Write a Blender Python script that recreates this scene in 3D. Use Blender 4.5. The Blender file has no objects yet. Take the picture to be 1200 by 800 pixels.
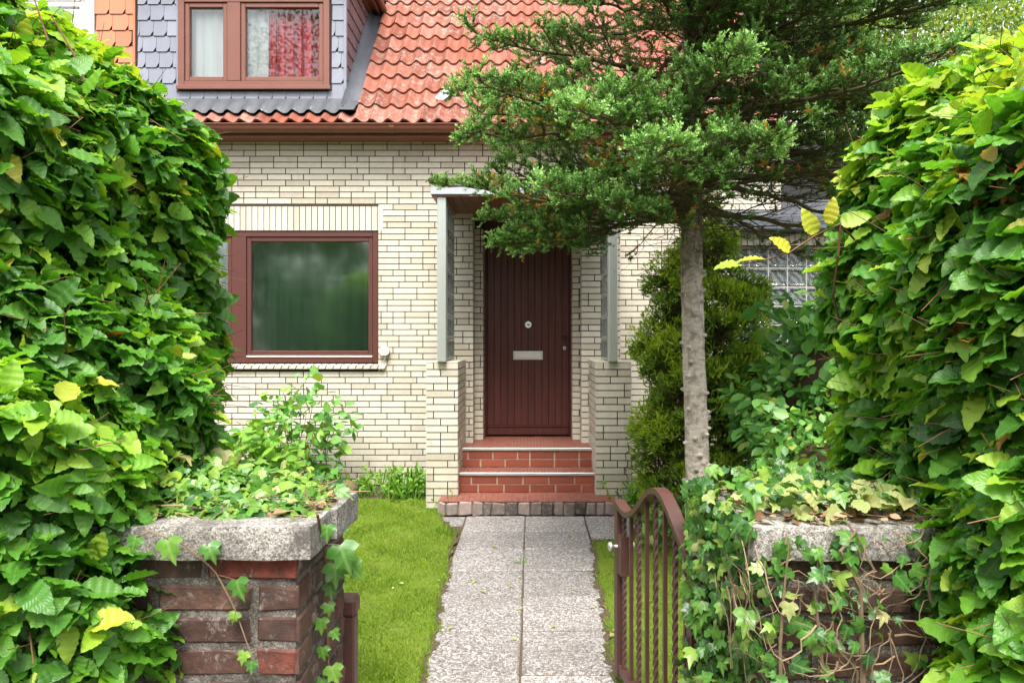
import bpy, math
import numpy as np
R = math.radians
rng = np.random.default_rng(7)
sc = bpy.context.scene
COL = sc.collection

# ------------------------------------------------------------------ camera, sky, sun, exposure
cam_d = bpy.data.cameras.new('camera'); cam = bpy.data.objects.new('camera', cam_d); COL.objects.link(cam)
cam.location = (0, 0, 1.5); cam.rotation_euler = (R(90), 0, 0)
cam_d.sensor_width = 36; cam_d.lens = 25.8; cam_d.shift_x = -22/1200; cam_d.clip_start = .05; cam_d.clip_end = 500
sc.camera = cam
SUN_EL, SUN_ROT = 60, 181
w = bpy.data.worlds.new('World'); sc.world = w; w.use_nodes = True
nt = w.node_tree; bg = nt.nodes['Background']
sky = nt.nodes.new('ShaderNodeTexSky'); sky.sky_type = 'NISHITA'; sky.sun_disc = False
sky.sun_elevation = R(SUN_EL); sky.sun_rotation = R(SUN_ROT); sky.dust_density = 3.0; sky.air_density = 1.0
hs = nt.nodes.new('ShaderNodeHueSaturation'); hs.inputs['Saturation'].default_value = .22
nt.links.new(sky.outputs[0], hs.inputs['Color']); nt.links.new(hs.outputs[0], bg.inputs['Color'])
bg.inputs['Strength'].default_value = .15
sd = bpy.data.lights.new('sun', 'SUN'); sd.energy = 1.9; sd.angle = R(24); sd.color = (1, .96, .90)
so = bpy.data.objects.new('sun', sd); COL.objects.link(so)
# the sun stands behind and left of the camera
so.rotation_euler = (R(90-SUN_EL), 0, R(180-SUN_ROT))
sc.view_settings.view_transform = 'Standard'; sc.view_settings.look = 'None'
sc.view_settings.exposure = 1.76; sc.view_settings.gamma = 1; sc.view_settings.use_curve_mapping = False
sc.cycles.max_bounces = 8; sc.cycles.transparent_max_bounces = 12; sc.cycles.transmission_bounces = 6

# ------------------------------------------------------------------ mesh helpers
def nrm(a):
    return a/np.maximum(np.linalg.norm(a, axis=-1, keepdims=True), 1e-9)
BOXF = np.array([[0,3,2,1],[4,5,6,7],[0,1,5,4],[1,2,6,5],[2,3,7,6],[3,0,4,7]])
class MB:
    """collects shapes and links them as ONE mesh object"""
    def __init__(s): s.V=[]; s.F=[]; s.Rn=[]; s.U=[]; s.n=0
    def raw(s, V, F, r=.5, uv=None):
        V=np.asarray(V,float); s.V.append(V)
        s.U.append(np.zeros((len(V),2)) if uv is None else uv)
        if not isinstance(F,(list,tuple)) or (len(F) and not isinstance(F[0],np.ndarray)): F=[np.asarray(F)]
        r=np.asarray(r,float)
        for f in F:
            s.F.append(f+s.n); s.Rn.append(np.full(len(f), r) if r.ndim==0 else r)
        s.n+=len(V); return s
    def box(s,x0,x1,y0,y1,z0,z1,r=.5,jit=0):
        V=np.array([[x0,y0,z0],[x1,y0,z0],[x1,y1,z0],[x0,y1,z0],[x0,y0,z1],[x1,y0,z1],[x1,y1,z1],[x0,y1,z1]],float)
        if jit: V+=rng.normal(0,jit,V.shape)
        return s.raw(V,BOXF,r)
    def cbox(s,x0,x1,y0,y1,z0,z1,c=.004,r=.5,jit=0):
        """box with chamfered edges"""
        lo=np.array([x0,y0,z0]); hi=np.array([x1,y1,z1]); V=[]; idx={}
        for i in range(8):
            b=[i&1,(i>>1)&1,(i>>2)&1]
            for ax in range(3):
                p=[(hi[k]-c if b[k] else lo[k]+c) for k in range(3)]
                p[ax]=hi[ax] if b[ax] else lo[ax]
                idx[(i,ax)]=len(V); V.append(p)
        Q=[];T=[]
        for ax in range(3):
            u,v=(ax+1)%3,(ax+2)%3
            for sd_ in (0,1):
                c4=[]
                for (a,b_) in ((0,0),(1,0),(1,1),(0,1)):
                    c4.append(idx[((sd_<<ax)|(a<<u)|(b_<<v),ax)])
                Q.append(c4 if sd_ else c4[::-1])
            for a in (0,1):
                for b_ in (0,1):
                    i=(a<<u)|(b_<<v); j=i|(1<<ax)
                    q=[idx[(i,u)],idx[(j,u)],idx[(j,v)],idx[(i,v)]]
                    Q.append(q if a!=b_ else q[::-1])
        for i in range(8):
            t=[idx[(i,0)],idx[(i,1)],idx[(i,2)]]
            T.append(t if bin(i).count('1')%2 else t[::-1])
        V=np.array(V)
        if jit: V=V+np.repeat(rng.normal(0,jit,(8,3)),3,axis=0)
        return s.raw(V,[np.array(Q),np.array(T)],r)
    def tube(s,P,rad,k=6,r=.5,cap=True,twist=0,flat=None):
        P=np.asarray(P,float); n=len(P); rad=np.broadcast_to(np.asarray(rad,float),(n,))
        T=nrm(np.gradient(P,axis=0)); up=np.array([0,0,1.]) if abs(T[0,2])<.9 else np.array([0,1.,0])
        A=[];a=nrm(np.cross(T[0],up))
        for i in range(n):
            a=nrm(a-T[i]*np.dot(a,T[i])); A.append(a)
        A=np.array(A); B=np.cross(T,A)
        ang=np.arange(k)/k*2*math.pi+math.pi/k
        an=ang[None,:]+np.arange(n)[:,None]*twist
        V=P[:,None]+rad[:,None,None]*(np.cos(an)[...,None]*A[:,None]+np.sin(an)[...,None]*B[:,None])
        V=V.reshape(-1,3); i=np.arange(n-1)[:,None]*k; j=np.arange(k)[None,:]; jn=(j+1)%k
        F=np.stack([i+j,i+jn,i+k+jn,i+k+j],-1).reshape(-1,4)
        s.raw(V,F,r)
        if cap and k in (3,4):
            s.F.append(np.array([np.arange(k)[::-1],np.arange(k)+(n-1)*k])+s.n-len(V)); s.Rn.append(np.full(2,float(np.mean(r))))
        elif cap:
            for b0 in (0,(n-1)*k):
                f=np.stack([np.full(k-2,b0),b0+np.arange(1,k-1),b0+np.arange(2,k)],-1)+s.n-len(V)
                s.F.append(f); s.Rn.append(np.full(len(f),float(np.mean(r))))
        return s
    def segs(s,A,B,ra,rb,r=.5,k=3):
        """many thin sticks at once"""
        A=np.asarray(A);B=np.asarray(B); n=len(A)
        T=nrm(B-A); up=np.where(np.abs(T[:,2:3])<.9,np.array([[0,0,1.]]),np.array([[0,1.,0]]))
        a=nrm(np.cross(T,up)); b=np.cross(T,a)
        an=np.arange(k)/k*2*math.pi
        ring=np.cos(an)[None,:,None]*a[:,None]+np.sin(an)[None,:,None]*b[:,None]
        ra=np.broadcast_to(ra,(n,));rb=np.broadcast_to(rb,(n,))
        V=np.concatenate([A[:,None]+ring*ra[:,None,None],B[:,None]+ring*rb[:,None,None]],1).reshape(-1,3)
        o=np.arange(n)[:,None,None]*2*k; j=np.arange(k); jn=(j+1)%k
        F=(o+np.stack([j,jn,jn+k,j+k],-1)[None]).reshape(-1,4)
        rr=np.broadcast_to(np.asarray(r,float),(n,))
        return s.raw(V,F,np.repeat(rr,k))
    def prism(s,poly,origin,u,v,nv,depth,r=.5):
        """polygon in the plane u,v pushed along nv by depth"""
        poly=np.asarray(poly,float); u,v,nv=map(lambda q:np.asarray(q,float),(u,v,nv))
        base=np.asarray(origin,float)+poly[:,:1]*u+poly[:,1:]*v; n=len(poly)
        V=np.concatenate([base,base+nv*depth]); i=np.arange(n); j=(i+1)%n
        s.raw(V,np.stack([i,j,j+n,i+n],-1),r)
        o=s.n-2*n
        for b0 in (0,n):
            f=np.stack([np.full(n-2,b0),b0+np.arange(1,n-1),b0+np.arange(2,n)],-1)+o
            s.F.append(f); s.Rn.append(np.full(len(f),float(r)))
        return s
    def leaves(s,P,T,N,size,tpl,r,width=1.0):
        """copies of a leaf template: P base, T tip direction, N upper side"""
        tv,tf,tuv=tpl; n=len(P)
        if n==0: return s
        T=nrm(T); N=nrm(N-T*np.sum(N*T,-1,keepdims=True)); B=np.cross(T,N)
        size=np.broadcast_to(size,(n,)); wd=np.broadcast_to(width,(n,))
        V=P[:,None]+size[:,None,None]*(tv[None,:,0:1]*wd[:,None,None]*B[:,None]+tv[None,:,1:2]*T[:,None]+tv[None,:,2:3]*N[:,None])
        V=V.reshape(-1,3); m=len(tv)
        F=(np.arange(n)[:,None,None]*m+tf[None]).reshape(-1,tf.shape[1])
        return s.raw(V,F,np.repeat(np.broadcast_to(np.asarray(r,float),(n,)),len(tf)),np.tile(tuv,(n,1)))
    def build(s,name,m,parent=None,smooth=False,loc=None):
        V=np.concatenate(s.V) if s.V else np.zeros((0,3))
        if loc is not None: V=V-np.asarray(loc)
        me=bpy.data.meshes.new(name)
        me.vertices.add(len(V)); me.vertices.foreach_set('co',V.astype(np.float32).ravel())
        sizes=np.concatenate([np.full(len(f),f.shape[1]) for f in s.F]); flat=np.concatenate([f.ravel() for f in s.F])
        me.loops.add(len(flat)); me.loops.foreach_set('vertex_index',flat.astype(np.int32))
        st=np.concatenate([[0],np.cumsum(sizes)[:-1]])
        me.polygons.add(len(sizes)); me.polygons.foreach_set('loop_start',st.astype(np.int32)); me.polygons.foreach_set('loop_total',sizes.astype(np.int32))
        me.polygons.foreach_set('use_smooth',np.full(len(sizes),bool(smooth)))
        a=me.attributes.new('rnd','FLOAT','FACE'); a.data.foreach_set('value',np.concatenate(s.Rn).astype(np.float32))
        U=np.concatenate(s.U)
        if np.any(U):
            a=me.attributes.new('luv','FLOAT_VECTOR','POINT'); a.data.foreach_set('vector',np.c_[U,np.zeros(len(U))].astype(np.float32).ravel())
        me.update(calc_edges=True); me.validate()
        me.materials.append(m)
        o=bpy.data.objects.new(name,me); COL.objects.link(o)
        if loc is not None: o.location=loc
        if parent is not None: o.parent=parent
        return o

def tag(o,label=None,cat=None,group=None,kind=None):
    if label: o['label']=label
    if cat: o['category']=cat
    if group: o['group']=group
    if kind: o['kind']=kind
    return o
def thing(name,label,cat,group=None):
    """an Empty that parents the parts (parts carry world coordinates)"""
    o=bpy.data.objects.new(name,None); COL.objects.link(o); o.empty_display_size=.1
    return tag(o,label,cat,group)
def sub(name,parent):
    o=bpy.data.objects.new(name,None); COL.objects.link(o); o.parent=parent; return o

# ------------------------------------------------------------------ materials
class NT:
    def __init__(s,name):
        s.m=bpy.data.materials.new(name); s.m.use_nodes=True; s.t=s.m.node_tree; s.bsdf=s.t.nodes['Principled BSDF']; s.out=s.t.nodes['Material Output']
    def n(s,ty,**kw):
        x=s.t.nodes.new(ty)
        for k,v in kw.items(): setattr(x,k,v)
        return x
    def l(s,a,b): s.t.links.new(a,b)
    def attr(s,nm,fac=True):
        a=s.n('ShaderNodeAttribute'); a.attribute_name=nm; return a.outputs['Fac'] if fac else a.outputs['Vector']
    def obj(s): return s.n('ShaderNodeTexCoord').outputs['Object']
    def math(s,op,a,b=None,c=None):
        x=s.n('ShaderNodeMath',operation=op)
        for i,q in enumerate((a,b,c)):
            if q is None: continue
            if isinstance(q,(int,float)): x.inputs[i].default_value=q
            else: s.l(q,x.inputs[i])
        return x.outputs[0]
    def noise(s,scale,detail=4,rough=.6,vec=None,dist=0,out='Fac'):
        x=s.n('ShaderNodeTexNoise'); x.inputs['Scale'].default_value=scale; x.inputs['Detail'].default_value=detail; x.inputs['Roughness'].default_value=rough; x.inputs['Distortion'].default_value=dist
        s.l(vec if vec is not None else s.obj(),x.inputs['Vector']); return x.outputs[out]
    def ramp(s,fac,stops,interp='LINEAR'):
        x=s.n('ShaderNodeValToRGB'); x.color_ramp.interpolation=interp; el=x.color_ramp.elements
        while len(el)<len(stops): el.new(.5)
        for e,(p,c) in zip(el,stops): e.position=p; e.color=(*c,1) if not isinstance(c,(int,float)) else (c,c,c,1)
        s.l(fac,x.inputs[0]); return x.outputs[0]
    def mix(s,fac,a,b,mode='MIX'):
        x=s.n('ShaderNodeMix',data_type='RGBA',blend_type=mode)
        for i,q in ((0,fac),(6,a),(7,b)):
            if isinstance(q,(int,float)): x.inputs[i].default_value=q
            elif isinstance(q,tuple): x.inputs[i].default_value=(*q,1)
            else: s.l(q,x.inputs[i])
        return x.outputs[2]
    def bump(s,h,strength=.3,dist=.01):
        x=s.n('ShaderNodeBump'); x.inputs['Strength'].default_value=strength; x.inputs['Distance'].default_value=dist
        s.l(h,x.inputs['Height']); s.l(x.outputs[0],s.bsdf.inputs['Normal']); return x.outputs[0]
    def set(s,color=None,rough=None,spec=None,metal=None):
        b=s.bsdf
        if color is not None:
            if isinstance(color,tuple): b.inputs['Base Color'].default_value=(*color,1)
            else: s.l(color,b.inputs['Base Color'])
        for k,v in (('Roughness',rough),('Specular IOR Level',spec),('Metallic',metal)):
            if v is None: continue
            if isinstance(v,(int,float)): b.inputs[k].default_value=v
            else: s.l(v,b.inputs[k])
        return s.m
def simple(name,c,rough=.6,var=.25,nscale=12,namt=.25,bscale=60,bstr=.15,bdist=.003,spec=.4,metal=0,dirt=None,dirtc=None):
    """base colour x per-piece variation x soft noise, fine bump, optional dirt patches"""
    t=NT(name); r=t.attr('rnd')
    k=t.math('ADD',t.math('MULTIPLY',t.math('SUBTRACT',r,.5),var),1)
    n=t.math('ADD',t.math('MULTIPLY',t.math('SUBTRACT',t.noise(nscale),.5),namt*2),1)
    kk=t.math('MULTIPLY',k,n)
    cb=t.n('ShaderNodeCombineColor'); 
    for i in range(3): t.l(kk,cb.inputs[i])
    col=t.mix(1.0,c,cb.outputs[0],'MULTIPLY')
    if dirt:
        f=t.ramp(t.noise(dirt[0],6,.7),[(dirt[1],0.),(dirt[2],1.)]); f=t.math('MULTIPLY',f,dirt[3])
        col=t.mix(f,col,dirtc)
    t.set(col,rough,spec,metal)
    if bstr: t.bump(t.noise(bscale,4),bstr,bdist)
    return t.m
def mk_cream():
    t=NT('cream_clinker_brick'); r=t.attr('rnd')
    c=t.ramp(r,[(0,(.42,.375,.29)),(.25,(.50,.455,.365)),(.6,(.54,.495,.405)),(.9,(.57,.525,.43)),(1,(.49,.425,.32))])
    c=t.mix(.5,c,t.ramp(t.noise(26,5,.7),[(.3,.82),(.7,1.16)]),'MULTIPLY')
    sp=t.n('ShaderNodeSeparateXYZ'); t.l(t.obj(),sp.inputs[0])
    low=t.math('MULTIPLY',t.ramp(sp.outputs[2],[(.02,1.),(.55,0.)]),t.ramp(t.noise(3.5,6,.7),[(.35,.2),(.65,1.)]))
    c=t.mix(t.math('MULTIPLY',low,.6),c,(.23,.215,.12))
    mp=t.n('ShaderNodeMapping'); mp.inputs['Scale'].default_value=(9,9,.7); t.l(t.obj(),mp.inputs[0])
    strk=t.ramp(t.noise(1.,6,.7,vec=mp.outputs[0]),[(.52,0.),(.72,1.)]); c=t.mix(t.math('MULTIPLY',strk,.25),c,(.30,.26,.19))
    t.set(c,.55,.4); t.bump(t.noise(70,5,.7),.25,.003); return t.m
def leafmat(name,stops,rough=.42,trans=.35,veins=0,spec=.45,vein_light=.28):
    t=NT(name); col=t.ramp(t.attr('rnd'),stops)
    col=t.mix(.35,col,t.ramp(t.noise(9,3),[(.3,.55),(.7,1.35)]),'MULTIPLY') if True else col
    if veins:
        sep=t.n('ShaderNodeSeparateXYZ'); t.l(t.attr('luv',False),sep.inputs[0])
        au=t.math('ABSOLUTE',sep.outputs[0])
        ph=t.math('MULTIPLY',t.math('SUBTRACT',sep.outputs[1],t.math('MULTIPLY',au,.55)),veins*6.2832)
        wv=t.math('SINE',ph); rib=t.ramp(wv,[(.86,0.),(1.,1.)])
        mid=t.ramp(au,[(.02,1.),(.07,0.)])
        vv=t.math('MAXIMUM',t.math('MULTIPLY',rib,.7),mid)
        hl=t.mix(.5,col,(.30,.38,.10)); col=t.mix(t.math('MULTIPLY',vv,vein_light),col,hl)
        t.bump(t.math('SUBTRACT',wv,t.math('MULTIPLY',mid,2.)),.16,.0016)
    t.set(col,t.math('ADD',rough-.08,t.math('MULTIPLY',t.noise(14,2),.26)),spec)
    tr=t.n('ShaderNodeBsdfTranslucent'); ct=t.mix(1.0,col,(1.5,1.5,.7),'MULTIPLY'); t.l(ct,tr.inputs[0])
    ms=t.n('ShaderNodeMixShader'); ms.inputs[0].default_value=trans
    t.l(t.bsdf.outputs[0],ms.inputs[1]); t.l(tr.outputs[0],ms.inputs[2]); t.l(ms.outputs[0],t.out.inputs[0])
    return t.m

M={}
M['cream']=mk_cream()
M['mortar']=simple('dark_mortar',(.058,.045,.037),.9,.2,8,.3,120,.3,.004)
M['red_tile']=simple('red_step_tile',(.23,.080,.055),.6,.3,14,.30,150,.2,.002,dirt=(18,.5,.75,.45),dirtc=(.16,.12,.09))
M['red_brick']=simple('red_step_brick',(.225,.056,.032),.5,.4,12,.18,90,.15,.002,dirt=(10,.60,.8,.4),dirtc=(.12,.06,.04))
M['light_joint']=simple('pale_joint',(.36,.29,.22),.9,.2,30,.3,120,.3,.003)
M['cobble']=simple('dark_setts',(.17,.13,.115),.7,1.5,22,.5,60,.5,.006,dirt=(26,.5,.7,.6),dirtc=(.33,.29,.23))
M['steel']=simple('brushed_steel',(.62,.60,.57),.42,.1,40,.15,200,.1,.001,metal=.8)
M['post']=simple('pale_metal_post',(.45,.475,.44),.34,.1,20,.06,200,.03,.001,metal=.55)
M['fascia']=simple('white_fascia',(.36,.375,.40),.5,.1,6,.08,100,.05,.001)
M['capbrown']=simple('rusty_brown_metal',(.125,.045,.033),.55,.2,20,.3,60,.2,.002)
M['soffit']=simple('brown_soffit_board',(.20,.085,.055),.5,.25,7,.2,60,.15,.002)
M['frame']=simple('redbrown_frame_paint',(.085,.029,.023),.38,.1,8,.12,70,.05,.001)
M['dframe']=simple('faded_brown_frame_paint',(.16,.060,.040),.45,.12,10,.16,70,.06,.001)
M['white']=simple('white_plastic',(.78,.78,.76),.45,.1,6,.05,100,.03,.001)
M['gutter']=simple('brown_gutter',(.17,.065,.04),.38,.1,9,.25,50,.05,.002)
M['slate']=simple('grey_slate',(.19,.20,.24),.45,.22,9,.14,60,.15,.003)
M['dslate']=simple('shaded_purple_slate',(.155,.10,.105),.5,.35,10,.2,60,.2,.003)  # darker slate copy, the shade on the dormer cheek put into its colour
M['slate_white']=simple('pale_zinc_patch',(.42,.45,.47),.5,.1,8,.4,40,.3,.003)
M['black']=simple('dark_backing',(.02,.02,.022),.8,.1,5,.1,50,0)
M['lead']=simple('lead_flashing',(.085,.089,.10),.42,.1,6,.35,25,.4,.01,metal=.25)
M['orange_slate']=simple('orange_cladding_tile',(.42,.15,.075),.55,.2,8,.1,60,.1,.002)
M['iron']=simple('brown_painted_iron',(.075,.031,.024),.48,.15,14,.35,140,.35,.0015,spec=.5,dirt=(30,.62,.8,.4),dirtc=(.16,.07,.04))
M['chrome']=simple('chrome',(.75,.75,.75),.2,0,5,.05,50,0,metal=1)
M['darkmetal']=simple('dark_bronze',(.085,.05,.04),.4,.1,20,.2,90,.1,.001,metal=.6)
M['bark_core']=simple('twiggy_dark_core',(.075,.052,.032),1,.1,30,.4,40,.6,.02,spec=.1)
M['twig']=simple('brown_twig',(.16,.085,.045),.8,.6,30,.3,80,.3,.002,spec=.2)
M['dead_stem']=simple('dry_tan_stem',(.21,.15,.092),.85,1.2,40,.3,80,.3,.002,spec=.2)
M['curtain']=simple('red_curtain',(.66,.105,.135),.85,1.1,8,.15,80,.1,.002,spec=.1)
M['net']=simple('white_pane_backing',(.85,.86,.87),.9,.1,3,.04,80,.05,.002,spec=.1)
M['rock']=simple('mossy_rock',(.13,.085,.05),.9,.2,14,.5,30,.8,.02,dirt=(6,.5,.7,.6),dirtc=(.09,.12,.03))
M['net_dim']=simple('grey_green_net_curtain',(.46,.52,.47),.9,.1,3,.06,80,.05,.002,spec=.1)
M['cream_paint']=simple('cream_plastic',(.62,.60,.44),.5,.1,10,.1,80,.05,.001)
M['plaster']=simple('neighbour_plaster',(.55,.52,.46),.8,.1,5,.1,80,.1,.002)

def mk_brickpier():
    t=NT('weathered_clinker_brick'); r=t.attr('rnd')
    c=t.ramp(r,[(0,(.060,.033,.027)),(.3,(.110,.052,.038)),(.6,(.135,.070,.050)),(.85,(.10,.065,.05)),(1,(.20,.05,.032))])
    c=t.mix(.75,c,t.ramp(t.noise(16,6,.7),[(.3,.35),(.55,1.),(.75,1.8)]),'MULTIPLY')
    soot=t.math('MULTIPLY',t.ramp(t.noise(7,6,.75),[(.44,0.),(.62,1.)]),.75); c=t.mix(soot,c,(.038,.030,.024))
    lime=t.math('MULTIPLY',t.ramp(t.noise(11,8,.8,dist=.6),[(.555,0.),(.66,1.)]),.6); c=t.mix(lime,c,(.36,.33,.29))
    t.set(c,.8,.3); t.bump(t.noise(45,7,.75),.9,.008); return t.m
M['pier_brick']=mk_brickpier()
def mk_mortar():
    t=NT('old_lime_mortar')
    v=t.n('ShaderNodeTexVoronoi'); v.inputs['Scale'].default_value=330; t.l(t.obj(),v.inputs['Vector'])
    sp=t.n('ShaderNodeSeparateColor'); t.l(v.outputs['Color'],sp.inputs[0])
    c=t.ramp(sp.outputs[0],[(0,(.12,.10,.085)),(.5,(.25,.225,.19)),(1,(.42,.39,.34))])
    d=t.math('MULTIPLY',t.ramp(t.noise(13,7,.75),[(.40,0.),(.62,1.)]),.85); c=t.mix(d,c,(.06,.048,.04))
    w_=t.math('MULTIPLY',t.ramp(t.noise(8,6,.7,dist=.5),[(.56,0.),(.66,1.)]),.7); c=t.mix(w_,c,(.46,.44,.40))
    t.set(c,.95,.2); t.bump(t.math('ADD',sp.outputs[1],t.math('MULTIPLY',t.noise(45,6,.75),3.)),1.,.007); return t.m
M['pier_mortar']=mk_mortar()
def mk_coping():
    t=NT('weathered_washed_concrete')
    v=t.n('ShaderNodeTexVoronoi'); v.inputs['Scale'].default_value=260; t.l(t.obj(),v.inputs['Vector'])
    sp=t.n('ShaderNodeSeparateColor'); t.l(v.outputs['Color'],sp.inputs[0])
    c=t.ramp(sp.outputs[0],[(0,(.10,.09,.078)),(.35,(.24,.22,.195)),(.75,(.36,.335,.30)),(1,(.52,.49,.44))])
    d=t.math('MULTIPLY',t.ramp(t.noise(9,7,.7),[(.42,0.),(.62,1.)]),.85); c=t.mix(d,c,(.065,.057,.05))
    lich=t.math('MULTIPLY',t.ramp(t.noise(21,5,.7),[(.62,0.),(.7,1.)]),.5); c=t.mix(lich,c,(.42,.40,.34))
    t.set(c,.9,.3); t.bump(t.math('ADD',sp.outputs[1],t.math('MULTIPLY',t.noise(40,5),2.)),.6,.003); return t.m
M['coping']=mk_coping()
def mk_path():
    t=NT('exposed_aggregate_slab')
    v=t.n('ShaderNodeTexVoronoi'); v.inputs['Scale'].default_value=112; v.inputs['Randomness'].default_value=1; t.l(t.obj(),v.inputs['Vector'])
    v2=t.n('ShaderNodeTexVoronoi',feature='DISTANCE_TO_EDGE'); v2.inputs['Scale'].default_value=112; t.l(t.obj(),v2.inputs['Vector'])
    sp=t.n('ShaderNodeSeparateColor'); t.l(v.outputs['Color'],sp.inputs[0])
    c=t.ramp(sp.outputs[0],[(0,(.09,.077,.07)),(.28,(.175,.155,.143)),(.5,(.30,.275,.26)),(.72,(.43,.41,.395)),(1,(.58,.56,.54))])
    e=t.ramp(v2.outputs[0],[(.05,1.),(.16,0.)]); c=t.mix(t.math('MULTIPLY',e,.8),c,(.17,.15,.135))
    k=t.math('ADD',.86,t.math('MULTIPLY',t.attr('rnd'),.30)); cb=t.n('ShaderNodeCombineColor'); [t.l(k,cb.inputs[i]) for i in range(3)]
    c=t.mix(1.,c,cb.outputs[0],'MULTIPLY')
    st=t.math('MULTIPLY',t.ramp(t.noise(2.2,6,.7),[(.45,0.),(.72,1.)]),.6); c=t.mix(st,c,(.14,.125,.11))
    t.set(c,.8,.3); t.bump(v2.outputs[0],.6,.006); return t.m
M['path']=mk_path()
def mk_tile():
    t=NT('clay_pantile'); r=t.attr('rnd')
    c=t.ramp(r,[(0,(.165,.046,.028)),(.5,(.245,.077,.047)),(1,(.29,.115,.080))])
    c=t.mix(.5,c,t.ramp(t.noise(7,5,.65),[(.3,.7),(.7,1.3)]),'MULTIPLY')
    mask=t.math('MULTIPLY',t.ramp(t.noise(1.1,2),[(.38,0.),(.55,1.)]),t.ramp(t.noise(13,8,.75,dist=.8),[(.50,0.),(.58,1.)]))
    c=t.mix(t.math('MULTIPLY',mask,.85),c,(.25,.205,.17))
    dk=t.math('MULTIPLY',t.ramp(t.noise(27,8,.8,dist=1.),[(.57,0.),(.62,1.)]),.85); c=t.mix(t.math('MULTIPLY',dk,t.ramp(t.noise(1.3,2),[(.40,.15),(.62,1.)])),c,(.055,.035,.03))
    t.set(c,.75,.25); t.bump(t.noise(50,5),.3,.004); return t.m
M['tile']=mk_tile()
def mk_door():
    t=NT('door_brown_varnish'); 
    mp=t.n('ShaderNodeMapping'); mp.inputs['Scale'].default_value=(60,60,2.5); t.l(t.obj(),mp.inputs[0])
    g=t.noise(1,5,.6,vec=mp.outputs[0])
    c=t.ramp(g,[(.3,(.062,.016,.0135)),(.7,(.115,.032,.026))])
    k=t.math('ADD',.82,t.math('MULTIPLY',t.attr('rnd'),.36)); cb=t.n('ShaderNodeCombineColor'); [t.l(k,cb.inputs[i]) for i in range(3)]
    c=t.mix(1.,c,cb.outputs[0],'MULTIPLY'); t.set(c,.42,.4); t.bump(g,.15,.002); return t.m
M['door']=mk_door()
def mk_glass(name,refl,tint,bumps=0.,rough=.015):
    t=NT(name); gl=t.n('ShaderNodeBsdfGlossy'); gl.inputs['Roughness'].default_value=rough; gl.inputs['Color'].default_value=(1,1,1,1)
    tr=t.n('ShaderNodeBsdfTransparent'); tr.inputs[0].default_value=(*tint,1)
    fr=t.n('ShaderNodeFresnel'); fr.inputs[0].default_value=1.5
    f=t.math('ADD',t.math('MULTIPLY',fr.outputs[0],.9),refl)
    if bumps:
        b=t.n('ShaderNodeBump'); b.inputs['Strength'].default_value=bumps; b.inputs['Distance'].default_value=.02
        t.l(t.noise(1.4,2),b.inputs['Height']); t.l(b.outputs[0],gl.inputs['Normal'])
    ms=t.n('ShaderNodeMixShader'); t.l(f,ms.inputs[0]); t.l(tr.outputs[0],ms.inputs[1]); t.l(gl.outputs[0],ms.inputs[2]); t.l(ms.outputs[0],t.out.inputs[0]); return t.m
M['glass']=mk_glass('coated_window_glass',.13,(.70,.79,.72),.05,.07)
M['dglass']=mk_glass('dormer_window_glass',.0,(.92,.94,.93),.02)
def mk_block():
    t=NT('wavy_glass_block'); t.set((.36,.40,.38),.10,.4)
    t.bsdf.inputs['Transmission Weight'].default_value=.75
    wv=t.n('ShaderNodeTexWave',bands_direction='DIAGONAL'); wv.inputs['Scale'].default_value=7; wv.inputs['Distortion'].default_value=7; t.l(t.obj(),wv.inputs['Vector'])
    t.bump(wv.outputs['Fac'],.6,.012); return t.m
M['block']=mk_block()
M['grey_joint']=simple('grey_glass_block_joint',(.33,.32,.29),.8,.1,20,.3,80,.2,.002)
def mk_trunk():
    t=NT('fir_bark')
    mp=t.n('ShaderNodeMapping'); mp.inputs['Scale'].default_value=(6,6,22); t.l(t.obj(),mp.inputs[0])
    n=t.noise(2.2,8,.75,vec=mp.outputs[0])
    c=t.ramp(n,[(.25,(.15,.115,.09)),(.42,(.44,.37,.31)),(.7,(.68,.60,.52))])
    vo=t.n('ShaderNodeTexVoronoi'); vo.inputs['Scale'].default_value=1.; mp2=t.n('ShaderNodeMapping'); mp2.inputs['Scale'].default_value=(9,9,6); t.l(t.obj(),mp2.inputs[0]); t.l(mp2.outputs[0],vo.inputs['Vector'])
    kn=t.ramp(t.math('ADD',vo.outputs['Distance'],t.math('MULTIPLY',t.noise(30,3),.10)),[(.10,1.),(.17,0.)]); lc=t.math('MULTIPLY',t.ramp(t.noise(16,6,.75),[(.46,0.),(.60,1.)]),.7); c=t.mix(lc,c,(.16,.13,.105)); rg=t.ramp(vo.outputs['Distance'],[(.20,0.),(.27,1.),(.36,0.)]); c=t.mix(t.math('MULTIPLY',rg,.35),c,(.62,.54,.45)); c=t.mix(t.math('MULTIPLY',kn,.9),c,(.055,.035,.024))
    sp=t.n('ShaderNodeSeparateXYZ'); t.l(t.obj(),sp.inputs[0])
    ms=t.math('MULTIPLY',t.ramp(t.math('ADD',t.math('MULTIPLY',sp.outputs[2],.25),t.math('MULTIPLY',t.noise(9,5),.3)),[(.60,0.),(.72,1.)]),.85)
    c=t.mix(ms,c,(.075,.072,.022)); t.set(c,.9,.2); t.bump(t.math('ADD',n,t.math('MULTIPLY',kn,.8)),.8,.012); return t.m
M['trunk']=mk_trunk()
def mk_ground(name,c1,c2,s1=6):
    t=NT(name); c=t.mix(t.noise(s1,6,.7),c1,c2); c=t.mix(.6,c,t.ramp(t.noise(90,4),[(.3,.5),(.7,1.5)]),'MULTIPLY'); t.set(c,.95,.15); t.bump(t.noise(70,5),.8,.015); return t.m
M['soil']=mk_ground('garden_soil',(.07,.05,.032),(.12,.09,.055))
M['turf']=mk_ground('mossy_turf',(.14,.20,.02),(.08,.12,.015))
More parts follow.
